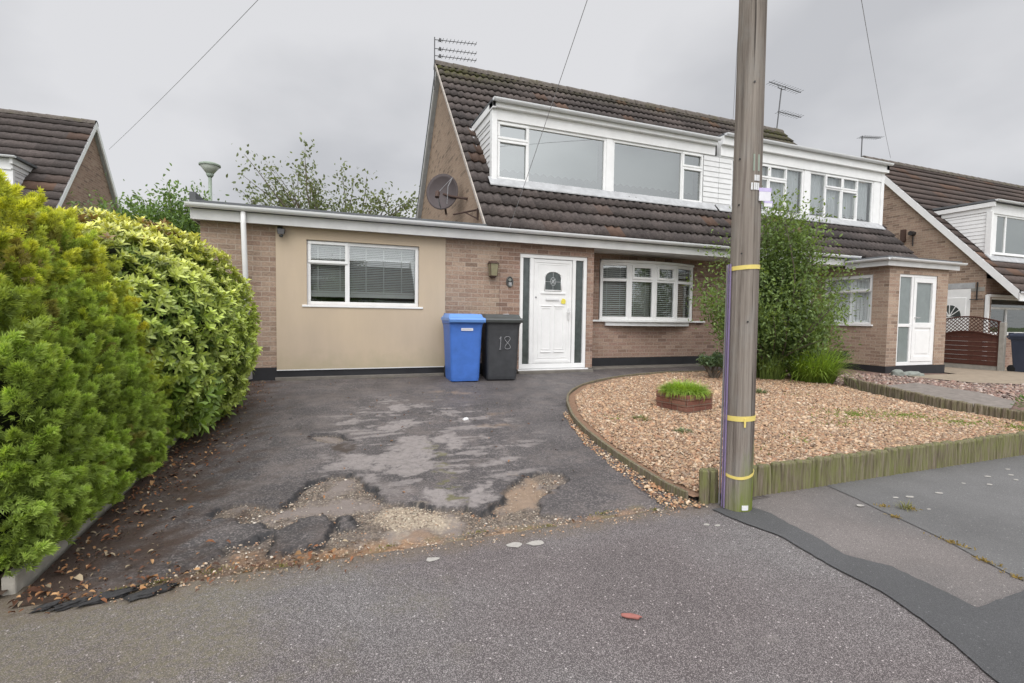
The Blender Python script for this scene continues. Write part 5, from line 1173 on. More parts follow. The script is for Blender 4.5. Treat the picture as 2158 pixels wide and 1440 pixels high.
M['paper_grey'] = plain('faint_print', (0.42, 0.43, 0.48), 0.6); M['chalk'] = plain('chalky_paint', (0.27, 0.27, 0.28), 0.8, 0.45, 60)
bin_('bright blue wheelie bin with a white sticker, against the cream render corner', 2.06, 7.70, math.radians(-3), M['blue_plastic'], M['blue_lid'], w=0.53, d=0.68, extra=blue_extra)
bin_('charcoal wheelie bin with a hand-painted 18, between blue bin and white door', 2.71, 7.74, math.radians(-9), M['grey_plastic'], M['grey_lid'], w=0.57, d=0.70, extra=grey_extra)
bin_('slate blue wheelie bin behind the fence post at the right edge of the photo', 16.85, 6.95, math.radians(-14), M['navy_plastic'], M['navy_plastic'], w=0.58, d=0.72, h=0.96)

# ------------------------------------------------------------------ telegraph pole and what hangs on it
P0, P1 = Vector((2.480, 2.40, -0.35)), Vector((2.452, 2.40, 6.15))
def pole_axis(z): return P0+(P1-P0)*((z-P0.z)/(P1.z-P0.z))
def pole_r(z): return 0.0905-0.0038*(z+0.2)
PT = thing('telegraph_pole', 'tall weathered wooden telegraph pole in front of the gravel garden', 'telegraph pole', (2.475, 2.40, -0.2))
mb = MB(); zs = [-0.35, -0.19, 0, 0.5, 1, 1.5, 2, 2.5, 3, 4, 5, 6.15]; mb.tube([pole_axis(z) for z in zs], [pole_r(z) for z in zs], 40)
mb.v = [tuple(Vector(v)+(Vector(v)-pole_axis(v[2]))*0.045*math.sin(7*math.atan2(v[1]-2.4, v[0]-pole_axis(v[2]).x)+0.6*v[2])*0.5) for v in mb.v]
obj('shaft', mb, M['pole'], PT, smooth=True)
def on_pole(th, z, out=0.0): p = pole_axis(z); r = pole_r(z)+out; return (p.x+r*math.cos(th), p.y+r*math.sin(th), z)
TH0 = math.atan2(-2.4, -2.47)      # the side that faces the viewer
mb = MB()
for dth, z in ((-0.55, 2.0), (-0.2, 1.42), (0.3, 2.45), (-0.5, 1.72), (0.35, 1.0)): mb.tube([on_pole(TH0+dth, z, -0.01), on_pole(TH0+dth, z, 0.004)], 0.006, 6)
obj('nail_head', mb, M['black_metal'], PT)
mb = MB()
def patch(th, z0, z1, dth, out): 
    mb.hexa([on_pole(th-dth, z0, 0.0), on_pole(th-dth, z0, out), on_pole(th+dth, z0, out), on_pole(th+dth, z0, 0.0), on_pole(th-dth, z1, 0.0), on_pole(th-dth, z1, out), on_pole(th+dth, z1, out), on_pole(th+dth, z1, 0.0)])
for r_, zs_, ths in ((0, (1.86, 1.895), (0.55, 0.70, 0.85)), (1, (1.805, 1.848), (0.33, 0.52, 0.67, 0.83))):
    for a in ths: patch(TH0+a, zs_[0], zs_[1], 0.055, 0.005)
obj('number_tag', mb, M['white_paint'], PT)
mb = MB(); patch(TH0+0.65, 1.92, 2.02, 0.26, 0.003); obj('metal_plate', mb, M['tag_green'] if 'tag_green' in M else M['lamp_green'], PT)
mb = MB(); mb.prism([(pole_axis(-.2).x+0.0945*math.cos(TH0+a), 2.4+0.0945*math.sin(TH0+a)) for a in (0.35, 0.5, 0.65, 0.8)]+[(pole_axis(-.2).x+0.086*math.cos(TH0+a), 2.4+0.086*math.sin(TH0+a)) for a in (0.8, 0.65, 0.5, 0.35)], 'z', -0.185, -0.155); obj('base_band', mb, M['white_paint'], PT)
def tape(z, label, tilt=0.0, w=0.016, tail=None, sag=0.0):
    mb = MB(); n = 36; V = []
    for k in range(n+1):
        th = 6.2832*k/n; dz = tilt*math.cos(th-TH0-1.57)+sag*math.cos(th-TH0); o = 0.004+0.0015*math.sin(5*th)
        p, q = on_pole(th, z+dz-w/2, o), on_pole(th, z+dz+w/2, o+0.001); pi_, qi = on_pole(th, z+dz-w/2, o-0.002), on_pole(th, z+dz+w/2, o-0.002); V.append((p, q, qi, pi_))
    for a, b in zip(V, V[1:]):
        for i in range(4): j = (i+1) % 4; mb.poly([a[i], b[i], b[j], a[j]])
    o = tag(obj('tape_band', mb, M['tape'], origin=tuple(pole_axis(z))), label, 'tape', 'yellow tapes tied round the pole')
    if tail:
        mb = MB(); th = TH0+tail; mb.hexa([on_pole(th-.05, z-.05, .006), on_pole(th+.06, z-.05, .006), on_pole(th+.06, z-.05, .009), on_pole(th-.05, z-.05, .009), on_pole(th-.05, z+.006, .006), on_pole(th+.06, z+.006, .006), on_pole(th+.06, z+.006, .01), on_pole(th-.05, z+.006, .01)]); obj('loose_end', mb, M['tape'], o)
tape(1.335, 'topmost yellow tape band on the pole, level with the eaves', tilt=0.006, w=0.026)
tape(0.392, 'middle yellow tape band on the pole with a loose end', tilt=0.004, w=0.032, tail=0.35)
tape(0.045, 'lowest yellow tape band on the pole, sagging above the mossy foot', tilt=0.002, sag=-0.028, w=0.018)
mb = MB(); zz = [1.36, 1.1, 0.8, 0.4, 0.0, -0.19]; mb.tube([on_pole(TH0-0.92+0.12*(1.36-z)/1.5, z, 0.012) for z in zz], 0.0055, 8); mb.tube([on_pole(TH0-1.16+0.16*(1.36-z)/1.5, z, 0.012) for z in zz], 0.0042, 8)
tag(obj('cable', mb, M['purple'], origin=(2.45, 2.38, -0.19)), 'purple cable pair running down the left side of the pole', 'cable')
mb = MB(); mb.tube([on_pole(TH0-1.52, z, 0.012) for z in (1.36, 1.0, 0.5, 0.0, -0.19)], 0.006, 8)
tag(obj('conduit', mb, M['pale_cable'], origin=(2.4, 2.38, -0.19)), 'pale grey conduit running down the left edge of the pole', 'conduit')
NT_ = thing('notice', 'white and lilac plastic notice tied to the right side of the pole', 'notice', on_pole(TH0+1.0, 1.76, 0.01))
mb = MB(); b0 = Vector(on_pole(TH0+0.95, 1.74, 0.012)); e = Vector((0.075, -0.02, 0)); 
def qd(mb, u0, u1, z0, z1, o=0.0): mb.hexa([tuple(b0+e*u0+Vector((0, -o, z0))), tuple(b0+e*u1+Vector((0, -o, z0))), tuple(b0+e*u1+Vector((0, .004-o, z0))), tuple(b0+e*u0+Vector((0, .004-o, z0))), tuple(b0+e*u0+Vector((0, -o, z1))), tuple(b0+e*u1+Vector((0, -o, z1))), tuple(b0+e*u1+Vector((0, .004-o, z1))), tuple(b0+e*u0+Vector((0, .004-o, z1)))])
qd(mb, -0.1, 0.85, 0.0, 0.055); obj('card', mb, M['paper'], NT_)
mb = MB(); qd(mb, -0.1, 0.9, 0.056, 0.078); qd(mb, 0.35, 1.05, -0.012, -0.001); obj('lilac_strip', mb, M['lilac'], NT_)
mb = MB(); qd(mb, 0.35, 1.0, -0.034, -0.013); obj('tag', mb, M['paper'], NT_)

def wire(a, b, label, sag=0.15, r=0.006):
    a, b = Vector(a), Vector(b); mb = MB(); mb.tube([a+(b-a)*t+Vector((0, 0, -sag*4*t*(1-t))) for t in [k/24 for k in range(25)]], r, 5)
    tag(obj('overhead_wire', mb, M['wire'], origin=tuple(a)), label, 'wire', 'overhead wires from the pole')
top = (2.452, 2.40, 6.08)
wire(top, (-5.95, 18.0, 5.80), 'overhead wire crossing the sky above the hedge towards the left house', 0.12, 0.0048)
wire(top, (2.95, 8.02, 2.50), 'overhead wire dropping across the dormer to the eaves above the door', 0.04, 0.0042)
wire(top, (12.0, 12.3, 7.35), 'overhead wire just left of the pole, going to the attached roof ridge', 0.05, 0.005)
wire(top, (19.5, 12.3, 7.08), 'overhead wire dropping to the roof ridge of the far right house', 0.2, 0.0048)

# ------------------------------------------------------------------ fence, planter, lamp post, small things
FX = 16.6
FT = thing('fence_panel', 'red-brown fence panel with arched lattice top beside the porch', 'fence', (FX, 8.1, -0.26))
ya, yb = 7.55, 8.95; arch = lambda y: 0.66+0.13*math.sin(math.pi*(y-ya)/(yb-ya)); z0 = -0.10
mb = MB(); k = 6
for i in range(k):
    za = z0+i*(arch(ya)-z0)/k; zb = z0+(i+1)*(arch(ya)-z0)/k-0.006
    mb.hexa([(FX-.018,ya,za),(FX+.0,ya,za),(FX+.0,yb,za),(FX-.018,yb,za),(FX-.004,ya,zb),(FX+.006,ya,zb),(FX+.006,yb,zb),(FX-.004,yb,zb)])
n = 14
for i in range(n):
    y1_, y2_ = ya+(yb-ya)*i/n, ya+(yb-ya)*(i+1)/n; mb.hexa([(FX-.012,y1_,0.655),(FX+.004,y1_,0.655),(FX+.004,y2_,0.655),(FX-.012,y2_,0.655),(FX-.012,y1_,arch(y1_)+.001),(FX+.004,y1_,arch(y1_)+.001),(FX+.004,y2_,arch(y2_)+.001),(FX-.012,y2_,arch(y2_)+.001)])
obj('board_panel', mb, M['stain_wood'], FT)
mb = MB()
for o in (0.0, 0.40):
    for i in range(n): y1_, y2_ = ya+(yb-ya)*i/n, ya+(yb-ya)*(i+1)/n; mb.hexa([(FX-.03,y1_,arch(y1_)+o),(FX+.02,y1_,arch(y1_)+o),(FX+.02,y2_,arch(y2_)+o),(FX-.03,y2_,arch(y2_)+o),(FX-.03,y1_,arch(y1_)+o+.035),(FX+.02,y1_,arch(y1_)+o+.035),(FX+.02,y2_,arch(y2_)+o+.035),(FX-.03,y2_,arch(y2_)+o+.035)])
mb.box(FX-.03, FX+.02, ya-0.02, ya+0.02, z0, arch(ya)+.43); mb.box(FX-.03, FX+.02, yb-0.02, yb+0.02, z0, arch(yb)+.43); mb.box(FX-.03, FX+.02, ya+.02, yb-.02, z0, z0+.04)
obj('frame', mb, M['stain_wood'], FT)
mb = MB(); H_ = 0.37
for s in (-1, 1):
    q = ya-0.4
    while q < yb+0.4:
        a, b = q, q+s*H_; t0, t1 = 0.0, 1.0; pts = [(a+(b-a)*t, t) for t in [i/8 for i in range(9)]]; pts = [(y, t) for y, t in pts if ya <= y <= yb]
        if len(pts) > 1: mb.tube([(FX+0.004*s, y, arch(y)+0.035+t*(H_-0.005)) for y, t in pts], 0.010, 4)
        q += 0.095
obj('lattice', mb, M['stain_wood'], FT)
mb = MB(); mb.box(FX-.02, FX+.02, ya, yb+0.02, -0.33, -0.101); obj('gravel_board', mb, M['concrete'], FT, bevel=0.004)
mb = MB(); mb.box(FX-.055, FX+.055, ya-0.135, ya-0.022, -0.4, 1.06); obj('concrete_post', mb, M['concrete'], FT, bevel=0.008)

PLT = thing('brick_planter', 'small square red brick planter standing on the gravel', 'planter', (4.05, 4.85, gz(4, 4.8)+.03))
Rp = Matrix.Translation((4.12, 4.86, gz(4, 4.8)+0.03)) @ Matrix.Rotation(math.radians(12), 4, 'Z')
RB_ = random.Random(4); mb = MB(); 
for c in range(3):
    for side in range(4):
        for k in range(2):
            L = 0.235; s = (-0.235+k*L)+(0.0 if c % 2 else 0.0); o = 0.235; j = RB_.uniform(-.006, .006)
            a0, a1 = s+.004+(0.05 if c % 2 and k == 0 else 0)*0, s+L-.004; b0, b1 = o-0.10+j, o+j; za, zb = c*0.075+.001, c*0.075+.073
            p = [(a0,b0,za),(a1,b0,za),(a1,b1,za),(a0,b1,za),(a0,b0,zb),(a1,b0,zb),(a1,b1,zb),(a0,b1,zb)]
            rr = Matrix.Rotation(math.pi/2*side, 4, 'Z'); mb.hexa([tuple(Rp @ (rr @ Vector(q))) for q in p])
obj('brick_wall', mb, M['brick_red'], PLT, bevel=0.005)
mb = MB(); mb.poly([tuple(Rp @ Vector(q)) for q in ((-.2,-.2,.2),(.2,-.2,.2),(.2,.2,.2),(-.2,.2,.2))]); obj('soil', mb, M['soil'], PLT)

LP = thing('street_lamp', 'green street lamp with bowl head standing behind the garage roof', 'street lamp', (-3.0, 16.0, 0))
mb = MB(); mb.tube([(-3.0, 16, -0.03), (-3.0, 16, 1.4), (-3.0, 16, 1.42), (-3.0, 16, 4.86)], [0.09, 0.085, 0.055, 0.045], 12); obj('post', mb, M['lamp_green'], LP, smooth=True)
mb = MB(); mb.lathe((-3.0, 16, 4.80), [(0.05, 0), (0.075, 0.03), (0.10, 0.09)], 18); obj('collar', mb, M['lamp_green'], LP, smooth=True)
mb = MB(); mb.lathe((-3.0, 16, 4.89), [(0.08, 0), (0.155, 0.10), (0.25, 0.22)], 24); obj('bowl', mb, M['lamp_bowl'], LP, smooth=True)
mb = MB(); mb.lathe((-3.0, 16, 5.111), [(0.268, 0), (0.268, 0.04), (0.19, 0.08), (0.08, 0.10)], 24); obj('canopy', mb, M['lamp_green'], LP)

def rock(label, x, y, sx, sy, sz, m, rot=0.0, seed=1, name='garden_stone', cat='stone', rough=0.16):
    import bmesh
    bm = bmesh.new(); bmesh.ops.create_icosphere(bm, subdivisions=3, radius=1); ns = SinNoise(3, 1.3 if rough < 0.3 else 0.8, seed)
    P = np.array([v.co[:] for v in bm.verts]); q = ns(P)
    for v, k in zip(bm.verts, q): v.co = Vector((v.co.x*sx, v.co.y*sy, v.co.z*sz))*(1+rough*k); 
    bmesh.ops.rotate(bm, verts=bm.verts, matrix=Matrix.Rotation(rot, 3, 'Z'))
    me = bpy.data.meshes.new(name); bm.to_mesh(me); bm.free(); smart_uv(me)
    o = link(name, me, m, smooth=True); o.location = (x, y, gz(x, y)+sz*0.55); return tag(o, label, cat)
rock('left of two grey-green stones below the porch door', 11.28, 6.75, 0.19, 0.12, 0.10, M['stone_green'], 0.3, 2)
rock('right of two grey-green stones below the porch door, the flatter one', 11.72, 6.72, 0.22, 0.12, 0.075, M['stone_green'], -0.2, 5)
rock('chip of red brick lying alone on the pavement', 1.15, 1.63, 0.042, 0.012, 0.009, M['frag_red'], -0.55, 8, 'brick_fragment', 'brick chip')
rock('white pebble on the driveway below the bins', 1.42, 5.12, 0.035, 0.03, 0.02, M['white_paint'], 0.6, 9, 'pebble', 'pebble')
rock('white pebble on the gravel beside the planter', 4.52, 4.95, 0.035, 0.03, 0.025, M['white_paint'], 0.2, 10, 'pebble', 'pebble')
RS_ = random.Random(2); M['patch_dark'] = plain('crumbled_tarmac', (0.035, 0.034, 0.034), 0.9, 0.4, 60, bump=0.8, bscale=120)
for i, (x, y, s) in enumerate(((-1.06, 2.485, .06), (-0.985, 2.475, .075), (-0.86, 2.495, .11), (-0.70, 2.47, .10))):
    rock(['smallest tarmac lump at the hedge end of the pavement edge row', 'second tarmac lump from the hedge along the pavement edge', 'longest tarmac lump in the row along the pavement edge', 'tarmac lump at the driveway end of the pavement edge row'][i], x, y, s*0.8, s*0.27, 0.010, M['patch_dark'], 0.42, 20+i, 'tarmac_lump', 'tarmac lump', 0.42)['group'] = 'tarmac lumps along the pavement edge'
mb = MB()
for x, y, s in ((3.78,2.15,.03),(4.07,2.13,.03),(3.67,2.17,.02),(3.28,2.15,.028),(3.65,1.96,.016),(4.89,2.24,.03),(4.66,2.12,.028),(5.12,2.20,.026),(5.00,2.12,.024),(2.35,1.98,.009),(4.5,2.2,.02),(5.3,2.3,.025),(2.10,2.25,.022),(2.155,2.22,.02),(0.93,2.38,.05),(1.05,2.36,.05),(0.49,2.37,.035),(1.16,0.95,.008),(0.3,1.2,.006),(-0.1,1.5,.008)):
    zz = -0.2+(0.004 if x > 3.2 else 0.0); mb.poly([(x+s*RS_.uniform(.7, 1.2)*math.cos(6.283*k/9), y+s*0.62*RS_.uniform(.7, 1.2)*math.sin(6.283*k/9), zz) for k in range(9)])
tag(obj('pale_spots', mb, plain('pale_pavement_spots', (0.36, 0.34, 0.31), 0.8, 0.2, 60)), kind='stuff')

# ------------------------------------------------------------------ foliage
def frames(D, up_noise):
    """per-instance axes: x along D, z roughly up"""
    D = D/np.linalg.norm(D, axis=1, keepdims=True); U = up_noise-np.sum(up_noise*D, 1, keepdims=True)*D; U /= np.linalg.norm(U, axis=1, keepdims=True)+1e-9
    return D, np.cross(U, D), U
def scatter(name, T, TF, P, D, U, S, C, m, parent=None, jitter=None, origin=(0, 0, 0), shade=None):
    T = np.asarray(T, float); TF = np.asarray(TF); n, k = len(P), len(T)
    A, B, N = frames(D, U)
    S = np.broadcast_to(np.asarray(S, float).reshape(-1, 1), (n, 1))
    V = (T[None, :, 0:1]*A[:, None]+T[None, :, 1:2]*B[:, None]+T[None, :, 2:3]*N[:, None])*S[:, None]+P[:, None]
    if jitter: V += RNG.normal(0, jitter, V.shape)
    c = np.repeat(C[:, None], k, 1)
    if shade is not None: c = c*np.asarray(shade)[None, :, None] if np.ndim(shade) == 1 else c*np.asarray(shade)[None]
    F_ = (TF[None]+(np.arange(n)*k)[:, None, None]).reshape(-1, TF.shape[1])
    return npmesh(name, V.reshape(-1, 3), F_, m, parent, col=np.clip(c.reshape(-1, 3), 0.004, 0.9), origin=origin)
def leaf_T(w=0.5, bend=0.15, fold=0.12):      # pointed leaf, length 1 along x
    T = [(0, 0, 0), (0.3, w*0.42, fold*w-0.02), (0.3, 0, 0), (0.3, -w*0.42, fold*w-0.02), (0.68, w*0.40, fold*w-bend*0.4), (0.68, 0, -bend*0.4), (0.68, -w*0.40, fold*w-bend*0.4), (1.0, 0, -bend)]
    F_ = [(0, 2, 1, 1), (0, 3, 2, 2), (1, 2, 5, 4), (2, 3, 6, 5), (4, 5, 7, 7), (5, 6, 7, 7)]
    tris = [(0, 2, 1), (0, 3, 2), (1, 2, 5), (1, 5, 4), (2, 3, 6), (2, 6, 5), (4, 5, 7), (5, 6, 7)]
    return np.array(T, float), np.array(tris)
def shoot_T(n=6, w=0.42, L=1.0, spread=0.9, seed=0):
    """a shoot: leaves set round a stem along +x"""
    r = np.random.default_rng(seed); Ts, Fs = [], []; lt, lf = leaf_T(w, 0.2)
    for i in range(n):
        a = 2.4*i; t = 0.1+0.5*i/n; el = spread*(1-0.55*i/n)+r.normal(0, 0.12); d = np.array([math.cos(el), math.sin(el)*math.cos(a), math.sin(el)*math.sin(a)])
        u = np.array([math.sin(el), -math.cos(el)*math.cos(a), -math.cos(el)*math.sin(a)]); b = np.cross(u, d); s = L*(0.85+0.3*r.random())*(1-0.25*i/n)
        Ts.append((lt[:, 0:1]*d+lt[:, 1:2]*b+lt[:, 2:3]*u)*s+np.array([t*0.5, 0, 0])); Fs.append(lf+len(lt)*i)
    return np.concatenate(Ts), np.concatenate(Fs)
def spray_T(seed=0):
    """flat feathery conifer spray along +x, length 1"""
    r = np.random.default_rng(seed); T, F_ = [], []
    def blade(p, d, L, w, nz):
        n = len(T); d = np.array(d)/np.linalg.norm(d); s = np.array([-d[1], d[0], 0]); p = np.array(p)
        T.extend([p, p+d*L*0.45+s*w+[0, 0, nz], p+d*L, p+d*L*0.45-s*w+[0, 0, nz]]); F_.append((n, n+1, n+2, n+3))
    blade((0, 0, 0), (1, 0, 0), 1.0, 0.045, 0.02)
    for i in range(5):
        t = 0.10+0.16*i; L = 0.52*(1-0.55*t)*(0.8+0.4*r.random())
        for s in (-1, 1):
            a = math.radians(38+10*r.random()); z = -0.10*t+r.normal(0, 0.05)
            blade((t, 0, 0), (math.cos(a), s*math.sin(a), z), L, 0.048, 0.03)
            blade((t+0.35*L*math.cos(a), s*0.35*L*math.sin(a), z*.3), (math.cos(a*0.3), s*math.sin(a*0.3), z), L*0.55, 0.040, 0.02)
    return np.array(T), np.array(F_)

def conifer():
    # rounded hedge cross-section in X-Z, run along Y, with a rounded far end
    y0, y1, xc, hw, zt, zb = 2.62, 4.70, -2.30, 1.14, 1.67, -0.17
    lump = SinNoise(3, 0.85, 31, octaves=3); pocket = SinNoise(3, 0.24, 32, octaves=3)
    def surf(th, y):
        # th: 0 = right-hand foot, pi/2 = top, pi = left-hand foot
        e = 2.7; c, s = np.cos(th), np.sin(th)
        rx = np.sign(c)*np.abs(c)**(2/e); rz = np.abs(s)**(2/e)
        sag = np.clip((y-3.75)/(y1-3.75), 0, 1)**2.2
        hgt = (zt-zb+0.03*(y-2.6))*(1-0.26*sag); wid = hw*(1-0.10*sag)
        p = np.stack([xc+wid*rx, y, zb+hgt*rz], 1); n = np.stack([rx/wid*0.9, np.zeros_like(y)+0.35*sag, rz/hgt*1.2], 1)
        n /= np.linalg.norm(n, axis=1, keepdims=True); return p, n
    t = thing('conifer_hedge', 'tall clipped conifer hedge, yellow-green on top, filling the left foreground', 'hedge', (-2.2, 3.0, -0.2))
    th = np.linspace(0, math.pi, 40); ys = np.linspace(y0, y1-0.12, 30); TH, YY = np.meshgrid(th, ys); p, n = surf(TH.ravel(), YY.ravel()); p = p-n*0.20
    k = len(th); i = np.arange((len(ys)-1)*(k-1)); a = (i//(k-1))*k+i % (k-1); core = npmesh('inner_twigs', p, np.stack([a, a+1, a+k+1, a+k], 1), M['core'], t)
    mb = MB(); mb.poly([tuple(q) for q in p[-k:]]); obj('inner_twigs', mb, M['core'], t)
    # flame-shaped shoots: each clump is a cone of fine tufts, dark inside and light at its tip
    NC, K = 2500, 58
    th = RNG.uniform(-0.03, math.pi*0.74, NC); y = RNG.uniform(y0, y1, NC); p, n = surf(th, y)
    for yy, sg, m in ((y1, 1.0, 260),):
        ta = RNG.uniform(0, math.pi*0.8, m); rad = np.sqrt(RNG.uniform(0, 1, m)); pe, _ = surf(ta, np.full(m, yy)); cx = np.array([xc, yy, zb+0.7]); pe = cx+(pe-cx)*rad[:, None]; pe[:, 1] += sg*0.14*(1-rad**2)
        p = np.concatenate([p, pe]); n = np.concatenate([n, np.tile(np.array([0.25, sg, 0.15]), (m, 1))])
    m = 230; pe = np.stack([RNG.uniform(-2.6, -1.15, m), np.full(m, y0-0.02), RNG.uniform(-0.1, 1.45, m)], 1); p = np.concatenate([p, pe]); n = np.concatenate([n, np.tile(np.array([0.3, -1.0, 0.1]), (m, 1))])
    m = 210; q = np.stack([RNG.uniform(-1.30, -1.17, m), RNG.uniform(y0, y1+0.05, m), RNG.uniform(-0.02, 0.24, m)], 1); p = np.concatenate([p, q]); n = np.concatenate([n, np.tile(np.array([0.55, 0.0, -1.1]), (m, 1))])
    keep = (pocket(p) < 0.72) | (p[:, 2] < 0.15); p, n = p[keep], n[keep]
    NC = len(p); p = p+n*(0.045*lump(p)+RNG.normal(0, 0.032, NC)-0.075)[:, None]
    ax = n*0.75+np.array([0, 0, 0.75])+RNG.normal(0, 0.22, (NC, 3)); ax /= np.linalg.norm(ax, axis=1, keepdims=True)
    Lc = RNG.uniform(0.085, 0.165, NC); Wc = RNG.uniform(0.038, 0.068, NC)
    P0_, A0, L0, W0 = (np.repeat(q, K, 0) for q in (p, ax, Lc, Wc)); N = NC*K
    u = RNG.uniform(0, 1, N)**0.85; lat = RNG.normal(size=(N, 3)); lat -= np.sum(lat*A0, 1, keepdims=True)*A0; lat /= np.linalg.norm(lat, axis=1, keepdims=True)
    P = P0_+A0*(u*L0)[:, None]+lat*(W0*(1.05-u)*RNG.uniform(0.5, 1.1, N))[:, None]
    P[:, 2] = np.maximum(P[:, 2], -0.10+0.06*RNG.random(N))
    D = A0*(0.55+0.6*u[:, None])+lat*0.75*(1.15-u[:, None])+RNG.normal(0, 0.2, (N, 3)); U = RNG.normal(0, 1, (N, 3))+np.repeat(n, K, 0)*0.5
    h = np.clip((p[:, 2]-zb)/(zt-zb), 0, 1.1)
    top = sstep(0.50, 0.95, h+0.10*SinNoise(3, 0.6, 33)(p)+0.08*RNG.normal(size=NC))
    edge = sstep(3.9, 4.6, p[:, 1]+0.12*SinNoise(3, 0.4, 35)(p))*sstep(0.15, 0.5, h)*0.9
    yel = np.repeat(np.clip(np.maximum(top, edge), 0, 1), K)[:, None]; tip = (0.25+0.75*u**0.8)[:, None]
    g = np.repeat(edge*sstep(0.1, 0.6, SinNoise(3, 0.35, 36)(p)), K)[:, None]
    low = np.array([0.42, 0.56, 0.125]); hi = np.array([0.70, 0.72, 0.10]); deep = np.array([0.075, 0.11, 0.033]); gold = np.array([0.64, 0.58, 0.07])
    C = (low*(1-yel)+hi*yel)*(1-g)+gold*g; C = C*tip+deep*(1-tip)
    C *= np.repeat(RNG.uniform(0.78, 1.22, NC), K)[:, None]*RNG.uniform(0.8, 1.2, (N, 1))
    br = np.repeat(RNG.uniform(size=NC) < 0.045, K)[:, None]; C = np.where(br, C*0.4+np.array([0.12, 0.07, 0.035]), C)
    r_ = np.random.default_rng(5); T, F_ = [], []
    for i in range(7):
        a_ = (i-3)*0.30+r_.normal(0, 0.08); z_ = r_.normal(0, 0.28); d = np.array([math.cos(a_), math.sin(a_), z_]); d /= np.linalg.norm(d); s_ = np.array([-d[1], d[0], 0.0]); Lb = (1.0-0.10*abs(i-3))*r_.uniform(0.8, 1.1); k_ = len(T)
        T += [np.zeros(3), d*Lb*0.5+s_*0.075, d*Lb, d*Lb*0.5-s_*0.075]; F_.append((k_, k_+1, k_+2, k_+3))
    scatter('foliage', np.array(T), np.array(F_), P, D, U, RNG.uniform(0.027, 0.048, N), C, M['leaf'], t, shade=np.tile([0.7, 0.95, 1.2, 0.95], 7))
conifer()

def blob_points(n, c, r, seed, pow_=0.45, zmin=None):
    g = np.random.default_rng(seed); d = g.normal(size=(n, 3)); d /= np.linalg.norm(d, axis=1, keepdims=True)
    k = g.uniform(0, 1, n)**pow_; return np.array(c)+d*np.array(r)*k[:, None], d, k
def laurel():
    t = thing('laurel_bush', 'large-leaved pale green laurel bush between conifer hedge and garage wall', 'bush', (-1.7, 5.9, -0.1))
    c, r = np.array([-1.98, 5.75, 0.74]), np.array([1.20, 1.50, 1.09])
    import bmesh
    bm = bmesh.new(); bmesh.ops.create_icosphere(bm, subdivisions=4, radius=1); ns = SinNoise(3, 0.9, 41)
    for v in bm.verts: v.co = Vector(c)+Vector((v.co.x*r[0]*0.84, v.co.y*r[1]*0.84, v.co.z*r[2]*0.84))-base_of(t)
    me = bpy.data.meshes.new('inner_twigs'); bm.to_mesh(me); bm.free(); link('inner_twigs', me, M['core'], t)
    N = 11500; d = RNG.normal(size=(N, 3)); d /= np.linalg.norm(d, axis=1, keepdims=True); d = d[(d[:, 2] > -0.85) & (d[:, 0] > -0.75)]; N = len(d)
    lump = SinNoise(3, 0.7, 42)(c+d*r)*0.07; off = 1+lump/1.2+RNG.uniform(-0.14, 0.025, N)
    e = np.sign(d)*np.abs(d)**0.9; P = c+e*r*off[:, None]
    P[:, 2] = np.maximum(P[:, 2], -0.06+0.12*RNG.random(N))
    nrm = d/r; nrm /= np.linalg.norm(nrm, axis=1, keepdims=True)
    D = nrm+np.array([0, 0, 0.25])+RNG.normal(0, 0.35, (N, 3)); U = RNG.normal(0, 1, (N, 3))
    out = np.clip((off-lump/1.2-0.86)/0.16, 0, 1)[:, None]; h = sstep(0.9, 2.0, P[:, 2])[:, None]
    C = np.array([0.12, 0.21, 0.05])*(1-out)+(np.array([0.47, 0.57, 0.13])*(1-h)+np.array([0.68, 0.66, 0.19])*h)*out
    br = ((SinNoise(3, 0.5, 44)(P) > 0.55) & (P[:, 2] > 1.5) & (RNG.uniform(size=N) < 0.6))[:, None]
    C = np.where(br, np.array([0.26, 0.17, 0.08]), C)*RNG.uniform(0.7, 1.3, (N, 1))
    T, F_ = shoot_T(7, 0.40, 1.0, 1.0, 2); sh = np.tile(np.concatenate([[0.85], np.ones(6), [1.1]]), 7)*np.repeat(np.linspace(0.7, 1.25, 7), 8)
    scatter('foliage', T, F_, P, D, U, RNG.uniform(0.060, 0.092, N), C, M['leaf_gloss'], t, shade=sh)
    # a few low leaves hanging over the kerb
    n2 = 180; P2 = np.stack([RNG.uniform(-1.3, -0.95, n2), RNG.uniform(4.5, 6.6, n2), RNG.uniform(-0.02, 0.45, n2)], 1); D2 = np.tile(np.array([0.9, -0.2, 0.1]), (n2, 1))+RNG.normal(0, .4, (n2, 3))
    scatter('low_leaves', T, F_, P2, D2, RNG.normal(size=(n2, 3)), RNG.uniform(.10, .14, n2), np.array([0.17, 0.26, 0.045])*RNG.uniform(.7, 1.3, (n2, 1)), M['leaf_gloss'], t, shade=sh)
laurel()

